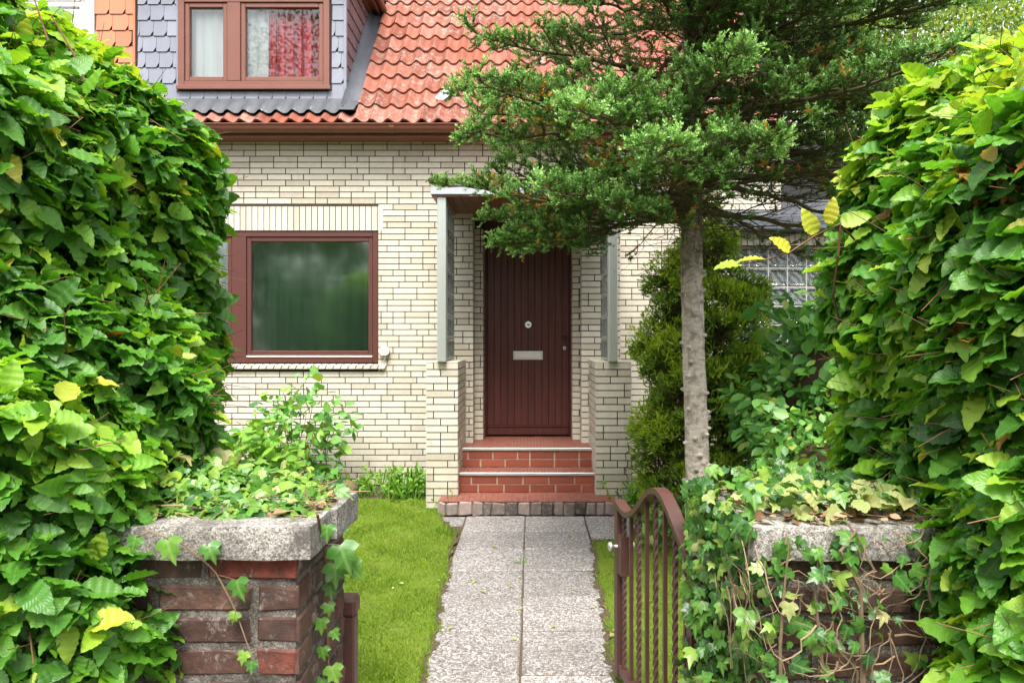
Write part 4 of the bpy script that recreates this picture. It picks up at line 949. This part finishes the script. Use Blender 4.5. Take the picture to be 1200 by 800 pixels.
n=170; P=np.c_[rng.uniform(-.95,-.56,n),rng.uniform(1.95,2.29,n),rng.uniform(1.037,1.05,n)]; mb=MB(); scatter(mb,P,rv(n)*np.array([1,1,.2]),np.tile(UP,(n,1))+rv(n)*.4,rng.uniform(.02,.045,n),SMT,rng.uniform(0,1,n)); tag(mb.build('leaf_litter',M['litter'],smooth=True),'brown dry leaf litter lying on the left pier coping','leaf litter',kind='stuff')
def strand(name,label,pts,leaves,rad,lsize,stem='dead_stem',rb=.15,mat='ivy'):
    t=thing(name,label,'ivy'); P=np.array(pts)
    q=np.linspace(0,1,40); s=np.linspace(0,1,len(P)); C=np.stack([np.interp(q,s,P[:,k]) for k in range(3)],-1)
    for _ in range(3): C[1:-1]=(C[:-2]+2*C[1:-1]+C[2:])/4
    mb=MB(); mb.tube(C,np.linspace(rad,rad*.5,40),5,.5); mb.build('stem',M[stem],t)
    L=np.array([np.concatenate([[np.interp(f,q,C[:,k]) for k in range(3)]]) for f,_,_,_ in leaves]); off=np.array([[dx,-.012,dz] for _,dx,dz,_ in leaves]); n=len(L)
    for q_ in range(n): mb=MB(); mb.segs(L[q_:q_+1],(L+off)[q_:q_+1],.0012,.001,.3,4); mb.build('leaf_stalk',M['twig'],t)
    mb=MB(); scatter(mb,L+off,np.c_[off[:,0]*8+rng.normal(0,.15,n),np.full(n,-.15),np.full(n,-.75)],np.tile([.05,-1,.35],(n,1))+rv(n)*.2,np.array([l[3] for l in leaves])*lsize,IVT,rng.uniform(.45,.8,n)); mb.build('leaves',M['ivy'],t,smooth=True); return t
strand('ivy','single arching ivy strand hanging across the front of the left brick pier',[at(170,620,1.80),at(215,637,1.82),at(252,668,1.85),at(275,712,1.86),at(290,755,1.86),at(298,775,1.86)],
  [(.12,.004,.0,1.1),(.28,.035,.03,.9),(.42,.055,-.01,.95),(.66,-.004,.02,.55),(.86,-.008,-.0,.6),(.97,.0,-.0,.55),(.03,-.03,-.01,.7)],.0028,.062)
strand('ivy','ivy strand climbing the right edge of the left brick pier',[at(372,602,1.84),at(381,650,2.05),at(379,700,2.05),at(384,745,2.05),at(386,800,2.05),at(388,860,2.05)],
  [(.08,.02,.02,.8),(.14,.05,.0,1.5),(.2,.03,-.02,1.2),(.26,-.05,-.02,1.0),(.33,.02,0,.8),(.42,.015,0,.7),(.5,-.01,.0,.8),(.56,.02,0,.6),(.64,-.012,0,.7),(.72,.012,0,1.),(.76,-.015,-.01,1.),(.82,.02,0,1.),(.18,.075,-.03,1.)],.0035,.06,'twig')
ivR=thing('ivy','thick ivy with tangled tan stems draped over the right garden wall pier','ivy')
PS=[];NS=[]
n=300; PS.append(np.c_[rng.uniform(.56,1.1,n),rng.uniform(1.9,2.4,n),1.045+rng.uniform(0,.07,n)]); NS.append(np.tile([0,-.4,.9],(n,1)))
n=620; yy=rng.uniform(1.84,2.45,n); PS.append(np.c_[.575-rng.uniform(0,.06,n)-.03*np.sin(yy*9),yy,1.06-rng.uniform(0,1,n)**1.2*.75]); NS.append(np.tile([-.8,-.5,.4],(n,1)))
n=150; xx=.57+.40*rng.uniform(0,1,n)**1.5; PS.append(np.c_[xx,1.83-rng.uniform(0,.05,n),1.02-rng.uniform(0,1,n)**1.3*.7]); NS.append(np.tile([-.1,-.9,.4],(n,1)))
P=np.concatenate(PS);N0=np.concatenate(NS)
ivy_patch(ivR,P,N0,.042,.03).build('leaves',M['ivy'],ivR,smooth=True)
mb=MB()
def meander(p,d,l,sd_=.35,flat=None,k=9):
    q=[np.array(p,float)]; d=nrm(np.array(d,float))
    for _ in range(k): 
        d=nrm(d+rng.normal(0,sd_,3)); 
        if flat is not None: d=nrm(d-np.array(flat)*np.dot(d,flat)*.9)
        q.append(q[-1]+d*l/k)
    return q
for i in range(170):
    if i<75: p=[rng.uniform(.56,1.05),1.825-rng.uniform(0,.035),rng.uniform(.6,1.05)]; d=[rng.normal(0,.7),0,-1+rng.normal(0,.5)]; fl=(0,1,0)
    elif i<135: p=[.575-rng.uniform(0,.05),rng.uniform(1.85,2.35),rng.uniform(.8,1.05)]; d=[0,rng.normal(0,.5),-1]; fl=(1,0,0)
    else: p=[rng.uniform(.6,1.05),rng.uniform(1.86,2.2),1.05]; d=[rng.normal(),rng.normal(),.05]; fl=(0,0,1)
    l=rng.uniform(.10,.34); mq=meander(p,d,l,.5,fl)
    if min(v_[0] for v_ in mq)<.50 or max(v_[2] for v_ in mq)>1.12: continue
    mb.tube(mq,np.linspace(rng.uniform(.0011,.0030),.0007,10),5,rng.uniform(.2,1))
for (a,b,c,d,r_) in (((1005,620,1.80),(985,645,1.79),(1008,690,1.81),(1012,830,1.82),.008),((960,640,1.80),(955,700,1.8),(962,760,1.81),(968,860,1.82),.006),((925,632,1.80),(918,700,1.80),(914,760,1.81),(916,860,1.82),.006),((1110,648,1.75),(1092,665,1.74),(1088,690,1.76),(1091,705,1.77),.004)):
    mb.tube([at(*a),at(*b),at(*c),at(*d)],[r_*.35,r_*.55,r_*.75,r_],6,.35)
mb.build('woody_stems',M['dead_stem'],ivR)
n=42; P=np.c_[rng.uniform(.68,.98,n),rng.uniform(1.88,2.12,n),1.06+rng.uniform(0,.05,n)]; mb=MB(); scatter(mb,P,rv(n)*np.array([1,.6,.25])+np.array([0,-.5,-.1]),np.tile([0,-.5,.9],(n,1))+rv(n)*.35,rng.uniform(.045,.085,n),HBT,rng.uniform(0,.8,n)); mb.build('wilted_leaves',M['wilt'],ivR,smooth=True)
n=260; P=np.c_[rng.uniform(.57,1.12,n),rng.uniform(1.86,2.35,n),rng.uniform(1.038,1.06,n)]; mb=MB(); scatter(mb,P,rv(n)*np.array([1,1,.2]),np.tile(UP,(n,1))+rv(n)*.5,rng.uniform(.02,.05,n),SMT,rng.uniform(0,1,n)); tag(mb.build('leaf_litter',M['litter'],smooth=True),'brown dry leaf litter lying on the right pier coping','leaf litter',kind='stuff')

# ------------------------------------------------------------------ FIR TREE
fir=thing('fir_tree','fir tree with pale knotty trunk and spreading bluish green branches before the porch','tree')
FX,FY=1.0,4.5
zz=np.linspace(-.05,6.6,80); rad=np.interp(zz,[-.05,.15,.5,1.5,2.6,4,6.6],[.100,.083,.073,.065,.064,.050,.012])
K=22; an=np.arange(K)/K*2*math.pi
cxs=FX+.012*np.sin(zz*2.2)-.012*np.clip(zz-1.5,-2,2); cys=FY+.010*np.sin(zz*1.7+1)
RR=rad[:,None]*(1+.05*np.sin(an[None]*3+zz[:,None]*4)+.04*np.sin(an[None]*7+zz[:,None]*13)+.07*rng.normal(0,.5,(80,K)))
V=np.stack([cxs[:,None]+RR*np.cos(an),cys[:,None]+RR*np.sin(an),zz[:,None]+0*RR],-1).reshape(-1,3); i=np.arange(79)[:,None]*K; j=np.arange(K)[None]; jn=(j+1)%K
mb=MB(); mb.raw(V,np.stack([i+j,i+jn,i+K+jn,i+K+j],-1).reshape(-1,4))
for q in range(40):  # old branch stubs
    z=rng.uniform(.3,2.3); a=rng.uniform(math.pi*.9,math.pi*2.1); d=np.array([math.cos(a),math.sin(a),.15]); p=np.array([np.interp(z,zz,cxs),np.interp(z,zz,cys),z])+d*np.interp(z,zz,rad)*.85; mb.tube([p,p+d*.018,p+d*.032],[.020,.014,.007],8)
mb.build('trunk',M['trunk'],fir,smooth=True)
limb=MB(); ndl=MB(); twA=[];twB=[];twR=[]
SH_A=[];SH_D=[];SH_L=[];SH_R=[]
plan=[]   # height on the trunk, azimuth, length, bare share
whorls=[(2.42,1.55,6),(2.78,1.70,7),(3.10,1.72,7),(3.42,1.70,7),(3.75,1.62,7),(4.05,1.5,6),(4.4,1.35,6),(4.9,1.0,5),(5.5,.7,4)]
for wi,(z0,L,nb2) in enumerate(whorls):
    a0=rng.uniform(0,2*math.pi)
    for b2 in range(nb2):
        plan.append((z0+rng.normal(0,.08),a0+b2/nb2*2*math.pi+rng.normal(0,.16),L*rng.uniform(.85,1.08)))
for (z0,azd,L) in ((2.40,178,1.45),(2.32,205,1.55),(2.26,228,1.40),(2.30,250,1.25),(2.20,238,1.2),(2.24,195,1.35),(2.62,192,1.72),(2.66,217,1.66),(2.70,240,1.45),(2.90,184,1.78),(2.92,205,1.65),(3.0,165,1.6),(2.55,275,1.15),(2.74,300,1.2),(2.95,325,1.4),(3.0,350,1.5),(3.2,10,1.6),(3.3,-30,1.5),(2.30,215,1.1)):
    plan.append((z0,R(azd),L))
for (z0,azd,L) in ((3.12,262,1.15),(3.3,240,1.2),(3.42,285,1.1),(3.6,225,1.15),(3.62,265,1.0),(3.8,300,1.1),(2.86,268,1.25),(3.1,300,1.3),(3.45,330,1.4),(3.7,350,1.4),(3.35,20,1.5),(3.0,-15,1.55),(3.55,40,1.4),(2.28,-12,1.3),(2.46,14,1.5),(2.36,42,1.35),(2.58,-28,1.35),(2.66,4,1.6),(2.5,30,1.5),(2.4,-40,1.1),(3.25,258,1.0),(3.4,275,.95),(3.55,250,.95),(3.75,280,.9),(3.05,285,1.05),(2.86,-5,1.55),(2.95,28,1.55),(2.8,-38,1.4)):
    plan.append((z0,R(azd),L))
for (z0,az,l) in plan:
    lf=max(0.,-math.cos(az)); l*=1-.13*lf-.30*lf*min(max((z0-2.80)/.6,0),1)
    bx,by=math.cos(az),math.sin(az); low=z0<3.05; hi=z0>4.6
    right=abs((az+math.pi)%(2*math.pi)-math.pi); dead=low and right<.95 and z0<2.72; sh=right<1.2 and low
    t=np.linspace(0,1,16); hor=l*t; side=rng.normal(0,.06)*l*t**2
    e0=rng.uniform(.0,.36)
    zz2=z0+l*(e0*t-(.50+.2*rng.uniform())*t**2*.9+.36*t**3) if low else z0+l*(.26*t-.42*t**2+.27*t**3)
    C=np.c_[FX+bx*hor-by*side,FY+by*hor+bx*side,zz2]; C[1:-1]+=rng.normal(0,.008,(14,3))
    r0=.022*(l/1.6)*(.7 if hi else 1); limb.tube(C,np.linspace(r0,.004,16),6,rng.uniform(.2,.8))
    D=nrm(np.gradient(C,axis=0)); stp=.058 if not hi else .11
    def shoot(p,d,ln,r): SH_A.append(p);SH_D.append(d);SH_L.append(ln);SH_R.append(r)
    def tuft_(p,d,r,n=4,ln=.055):
        for e in range(n): shoot(p,nrm(d*.8+UP*rng.normal(.45,.3)+rng.normal(0,.42,3)),ln*rng.uniform(.7,1.3),np.clip(r+rng.normal(0,.07),.2,.93))
    for si,sp in enumerate(np.arange(.14,1.,stp/l)):
        k=min(int(sp*15),14); f=sp*15-k; p=C[k]*(1-f)+C[k+1]*f; d=D[k]
        sgn=1 if si%2 else -1; perp=nrm(np.cross(d,UP)); sl=min(max(.10,(1-sp)*l*.50)*rng.uniform(.6,1.15),.52)
        sdv=nrm(d*.62+perp*sgn*.8+UP*rng.normal(.16,.30)); ns=max(3,int(sl/.055)); Q=[p]
        for q in range(ns):
            sdv=nrm(sdv+d*.07+UP*(.07 if q>ns*.4 else -.03)+rng.normal(0,.08,3)); Q.append(Q[-1]+sdv*sl/ns)
        Q=np.array(Q)
        for q in range(ns):
            twA.append(Q[q]);twB.append(Q[q+1]);twR.append(.0045*(1-q/ns)+.0012)
        vig=rng.uniform(.75,1.1)
        for q in range(ns):
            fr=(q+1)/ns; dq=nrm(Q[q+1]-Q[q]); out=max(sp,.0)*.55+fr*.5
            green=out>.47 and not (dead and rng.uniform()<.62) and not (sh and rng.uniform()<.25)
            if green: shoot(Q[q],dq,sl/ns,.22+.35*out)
            if hi and q%2: continue
            for s2 in (1,-1):
                if rng.uniform()<.30: continue
                pp=nrm(np.cross(dq,UP)); td=nrm(dq*.75+pp*s2*.7+UP*rng.normal(.22,.28)); tl=rng.uniform(.05,.11)*(1-.25*fr)
                p0=Q[q]+(Q[q+1]-Q[q])*rng.uniform(0,1); twA.append(p0);twB.append(p0+td*tl);twR.append(.0022)
                if green:
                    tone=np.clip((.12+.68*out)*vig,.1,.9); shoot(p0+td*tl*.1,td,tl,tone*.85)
                    if out>.55: tuft_(p0+td*tl*.85,td,tone+.06,3 if not hi else 1)
        if not dead and sp>.3: tuft_(Q[-1],sdv,.72*vig,5 if not hi else 2,.06)
    tuft_(C[-1],D[-1],.8,7,.07)
# mossy dead twigs hanging round the trunk
for q in range(330):
    z=rng.uniform(2.05,3.2); a=rng.uniform(0,2*math.pi); p=np.array([FX+math.cos(a)*.06,FY+math.sin(a)*.06,z]); m=meander(p,[math.cos(a),math.sin(a),rng.uniform(-.7,.2)],rng.uniform(.2,.65),.35,None,6)
    for e in range(6): twA.append(m[e]);twB.append(m[e+1]);twR.append(.0026*(1-e/8))
limb.build('branches',M['branchbark'],fir,smooth=True)
mb=MB(); twR=np.array(twR); mb.segs(np.array(twA),np.array(twB),twR,twR*.8,rng.uniform(0,1,len(twA)),3); mb.build('twigs',M['branchbark'],fir)
SA=np.array(SH_A);SD=nrm(np.array(SH_D));SL=np.array(SH_L);SR=np.array(SH_R)
cnt=np.maximum(8,(SL/.0019*np.where(SA[:,2]>4.3,.35,1)).astype(int)); idx=np.repeat(np.arange(len(SA)),cnt); n=len(idx)
along=rng.uniform(0,1.02,n); d=SD[idx]; a=rng.uniform(-2.2,2.2,n); s1=nrm(np.cross(d,UP)); u1=np.cross(s1,d); radl=u1*np.cos(a)[:,None]+s1*np.sin(a)[:,None]
P=SA[idx]+d*(along*SL[idx])[:,None]; T=d*rng.uniform(.45,.9,n)[:,None]+radl*.85+UP*.12
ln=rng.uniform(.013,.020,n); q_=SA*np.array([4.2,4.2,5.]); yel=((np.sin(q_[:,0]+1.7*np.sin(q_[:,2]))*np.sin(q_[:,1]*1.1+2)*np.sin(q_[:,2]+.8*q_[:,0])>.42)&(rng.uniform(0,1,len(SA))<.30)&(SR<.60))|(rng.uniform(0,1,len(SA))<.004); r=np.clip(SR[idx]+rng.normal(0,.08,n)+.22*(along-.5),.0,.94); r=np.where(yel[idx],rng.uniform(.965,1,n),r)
Nn=rv(n)
print('needles',n)
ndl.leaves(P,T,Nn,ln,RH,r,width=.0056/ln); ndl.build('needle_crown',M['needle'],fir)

# ------------------------------------------------------------------ CYPRESS / SHRUBS
def cyp(P):
    q=P-np.array([1.38,5.85,0]); zc=np.clip(P[:,2],0,2.5); rr=np.interp(zc,[0,.4,1.1,1.8,2.25,2.5],[.34,.40,.42,.34,.20,.05])
    return np.maximum(np.linalg.norm(q[:,:2],axis=1)-rr,P[:,2]-2.5)*.9+lump(P,.10,6.5)
t=thing('cypress_shrub','upright yellow green conifer shrub behind the fir trunk beside the porch','shrub')
P,G,dp=sample(cyp,(.6,5.1,.1),(2.1,6.6,2.7),15000,(-.05,.20),False)
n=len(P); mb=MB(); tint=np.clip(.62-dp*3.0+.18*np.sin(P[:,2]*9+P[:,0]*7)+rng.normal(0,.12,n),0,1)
for q in range(6):
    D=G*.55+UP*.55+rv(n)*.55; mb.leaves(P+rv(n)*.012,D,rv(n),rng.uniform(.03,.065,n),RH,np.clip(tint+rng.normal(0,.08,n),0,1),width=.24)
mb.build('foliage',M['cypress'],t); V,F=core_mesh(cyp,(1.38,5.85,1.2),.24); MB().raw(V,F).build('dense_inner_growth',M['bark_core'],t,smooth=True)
mb=MB(); mb.tube([[1.38,5.85,-.02],[1.38,5.85,1.5]],[.05,.03],8); mb.build('trunk',M['trunk'],t)
def shrub(name,label,c,rad,n,size,mat,tp=SMT,hmin=.15,stems=14,rb=0.,cat='shrub',droop=.2,shell=.55,core=0):
    t=thing(name,label,cat); c=np.array(c,float); rad=np.array(rad,float)
    D=nrm(rv(n)); k=rng.uniform(shell,1,n)**.6; P=c+D*rad*(k*(1+.18*np.sin(D[:,0]*6+D[:,2]*7)+.12*np.sin(D[:,1]*9)))[:,None]; keep=P[:,2]>.03; P=P[keep];D=D[keep];n=len(P)
    T=D*.6+rv(n)*.55-UP*droop; N=UP*.7+D*.5+np.array([0,-.35,0])+rv(n)*.4; r=np.clip(rng.normal(.5+rb,.2,n),0,1)
    mb=MB(); scatter(mb,P,T,N,size*np.clip(rng.normal(1,.25,n),.5,1.6),tp,r); mb.build('leaves',M[mat],t,smooth=True)
    mb=MB(); 
    for q in range(stems):
        e=c+nrm(rv(1))[0]*rad*.85; e[2]=max(e[2],.2); b0=np.array([c[0]+rng.normal(0,rad[0]*.15),c[1]+rng.normal(0,rad[1]*.15),-.01]); m1=(b0+e)/2+rng.normal(0,.05,3); mb.tube([b0,m1,e],[.008,.006,.003],5,rng.uniform(0,1))
    mb.build('stems',M['twig'],t)
    if core:
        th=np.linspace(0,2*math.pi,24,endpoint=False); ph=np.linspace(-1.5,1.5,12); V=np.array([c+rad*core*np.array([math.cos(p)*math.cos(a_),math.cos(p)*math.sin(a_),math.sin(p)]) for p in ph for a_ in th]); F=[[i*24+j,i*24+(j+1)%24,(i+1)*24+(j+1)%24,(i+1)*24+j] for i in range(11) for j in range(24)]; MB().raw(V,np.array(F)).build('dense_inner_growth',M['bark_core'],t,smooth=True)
    return t
shrub('leafy_shrub','loose leafy shrub growing against the cream wall below the ground floor window',(-2.28,7.1,.52),(.50,.30,.60),560,.10,'shrub',hmin=.1,stems=26,shell=.25,rb=.12)
shrub('leafy_shrub','low bright green bush beside the left hedge below the window',(-2.40,6.2,.32),(.50,.35,.46),900,.10,'herb',stems=14,rb=.15,shell=.3)
shrub('leafy_shrub','dark round leaved shrub under the glass block window behind the right hedge',(2.05,4.9,.95),(.66,.5,.92),4200,.080,'shrub',stems=10,rb=.06,core=.66)
shrub('leafy_shrub','small leaved green bush low between the fir trunk and the right pier',(1.66,4.0,.50),(.50,.4,.72),2600,.055,'shrub',stems=8,rb=.12,core=.66)
shrub('leafy_shrub','tall dark shrub in the far right corner by the glass block window',(3.0,6.2,1.0),(.8,.6,1.15),2200,.08,'shrub',stems=8,rb=-.1,core=.75)
shrub('ivy_plant','small pale leaved ivy plant at the foot of the fir trunk',(1.02,5.3,.16),(.26,.25,.22),170,.07,'ivy',IVT,stems=5,rb=.25,cat='plant')
def tuft(name,label,c,n,h,wd,mat,spread=.5,cat='plant',rad=.1):
    t=thing(name,label,cat); mb=MB(); P=np.array(c)+rng.normal(0,1,(n,3))*np.array([rad,rad*.6,0]); T=UP+rv(n)*spread; N=np.cross(nrm(T),rv(n))
    mb.leaves(P,T,N,h*rng.uniform(.5,1.15,n),tpl_small(wd/h,.25,6),np.clip(rng.normal(.55,.2,n),0,1)); mb.build('leaves',M[mat],t,smooth=True)
    n2=n*3; i=rng.integers(0,n,n2); q=P[i]+nrm(T[i])*h*rng.uniform(.3,1,(n2,1)); mb=MB(); mb.leaves(q,T[i]*.5+rv(n2)*.7,rv(n2)*.4+np.array([0,-.6,.7]),h*.15*rng.uniform(.6,1.3,n2),SMT[0],np.clip(rng.normal(.6,.2,n2),0,1)); mb.build('side_leaves',M[mat],t,smooth=True); return t
tuft('leafy_perennial','bright feathery green weed clump at the foot of the left porch pillar',(-1.16,7.0,.0),95,.30,.012,'herb',.42,rad=.13)
tuft('leafy_perennial','thin straggly weeds on the lawn edge before the leafy shrub',(-1.60,7.15,.0),40,.26,.014,'herb',.55,rad=.14)
tuft('leafy_perennial','small weed sprouting at the foot of the cracked right porch pillar',(.86,6.42,.03),22,.26,.018,'herb',.45,rad=.06)
tuft('leafy_perennial','tiny weed in the middle joint of the path',(PX,4.95,.0),9,.05,.008,'herb',.8,rad=.02)
tuft('leafy_perennial','small green sprig beside the inner edge of the left porch pillar',(-.74,6.5,.02),7,.16,.012,'herb',.45,rad=.02)
mb=MB(); g=np.linspace(0,2*math.pi,18,endpoint=False); ph=np.linspace(-1.5,1.5,10); V=np.array([[math.cos(p)*math.cos(a)*.17,math.cos(p)*math.sin(a)*.14,math.sin(p)*.13] for p in ph for a in g]); V*=1+.10*np.sin(V[:,:1]*31+V[:,2:]*40)+.06*np.sin(V[:,1:2]*53); V+=np.array([-1.80,6.95,.06]); mb.raw(V,np.array([[i*18+j,i*18+(j+1)%18,(i+1)*18+(j+1)%18,(i+1)*18+j] for i in range(9) for j in range(18)]))
tag(mb.build('rock',M['rock'],smooth=True),'brown mossy rock at the back of the lawn under the leafy shrub','rock')
n=40; mb=MB(); y=rng.uniform(3.2,6.2,n); P=np.c_[rng.uniform(-.9,.7,n),y,np.full(n,.014)]; P[np.abs(P[:,0]-PX)>.45,2]=.03; scatter(mb,P,rv(n)*np.array([1,1,.1]),np.tile(UP,(n,1))+rv(n)*.2,rng.uniform(.015,.04,n),SMT,rng.uniform(0,.9,n)); tag(mb.build('fallen_leaves',M['wilt'],smooth=True),'scattered pale fallen leaves lying on the path and lawn','fallen leaves',kind='stuff')

# ------------------------------------------------------------------ BACKGROUND TREES
def bgtree(name,label,x,y,h,r,n,size,mat,z0=2.0,seed=1,weep=.5,group=None):
    t=thing(name,label,'tree',group); g=np.random.default_rng(seed)
    mb=MB(); mb.tube([[x,y,-.05],[x+.1,y,h*.5],[x,y+.1,h*.92]],[.16,.11,.03],10,.5); mb.build('trunk',M['trunk'],t,smooth=True)
    mb=MB(); cs=[]
    for q in range(46):
        z=g.uniform(z0,h); a=g.uniform(0,2*math.pi); rr=r*math.sin(math.pi*np.clip((z-z0*.6)/(h-z0*.6)*.92+.06,0,1))**.7*g.uniform(.45,1.0); c=np.array([x+math.cos(a)*rr,y+math.sin(a)*rr,z]); mb.tube([[x,y,z-.15*rr-.3],[(x+c[0])/2,(y+c[1])/2,z+.1],c],[.035,.02,.008],5,g.uniform(0,1)); cs.append(c)
    mb.build('branches',M['branchbark'],t)
    cs=np.array(cs); i=g.integers(0,len(cs),n); P=cs[i]+g.normal(0,1,(n,3))*np.array([.42,.42,.34])*(r/2.6)
    P[:,2]-=np.abs(g.normal(0,weep,n)); T=g.normal(0,.5,(n,3))-UP*.7; N=g.normal(0,.6,(n,3))+UP*.5
    mb=MB(); mb.leaves(P,T,N,size*g.uniform(.6,1.3,n),tpl_small(.7,.1),np.clip(g.normal(.5,.2,n)+.15*np.sin(i*2.1),0,1)); mb.build('crown',M[mat],t); return t
bgtree('birch_tree','pale yellow green birch behind the house at the upper right corner',7.3,14,9.5,3.2,70000,.066,'birch',2.2,5)
bgtree('birch_tree','darker leafy tree between the house and the pale birch',4.6,16.5,9.0,2.5,45000,.078,'birch',2.0,6)
bgtree('birch_tree','green tree behind the right hedge beyond the wing roof',9.5,11.0,5.6,2.4,16000,.075,'street_leaf',1.0,8)
# trees across the street, behind the viewer: they are what the window panes mirror
for q,(x,y,h,r,lab) in enumerate(((-6.2,-9.5,8.0,3.0,'broad green street tree mirrored in the middle of the ground floor window'),(-11.0,-9,9.0,3.2,'green street tree mirrored at the left of the ground floor window'),(-1.5,-11,9.5,3.2,'green street tree mirrored at the right of the ground floor window'),(-11.0,-20,19.5,3.6,'tall weeping birch mirrored in the dormer window pane'),(4.0,-10,9,3.2,'green street tree across the street opposite the porch'))):
    bgtree('street_tree',lab,x,y,h,r,9000 if q!=3 else 9000,.20 if q!=3 else .14,'street_leaf',.6,20+q,.6)

# repeats of a kind share a group
GR={'leafy_shrub':'leafy shrubs around the front garden','leafy_perennial':'small weeds and perennials along the house and path','birch_tree':'background trees behind the house','street_tree':'street trees mirrored in the windows','curtain':'curtains behind the window panes','hornbeam_hedge':'hornbeam hedges either side of the entrance','garden_wall':'brick wall piers either side of the gate','gate_post':'steel posts of the garden gate','leaf_litter':'dry leaf litter on the copings','ivy':'ivy growing on the wall piers'}
for o in bpy.data.objects:
    if o.parent is None and o.name.split('.')[0] in GR: o['group']=GR[o.name.split('.')[0]]
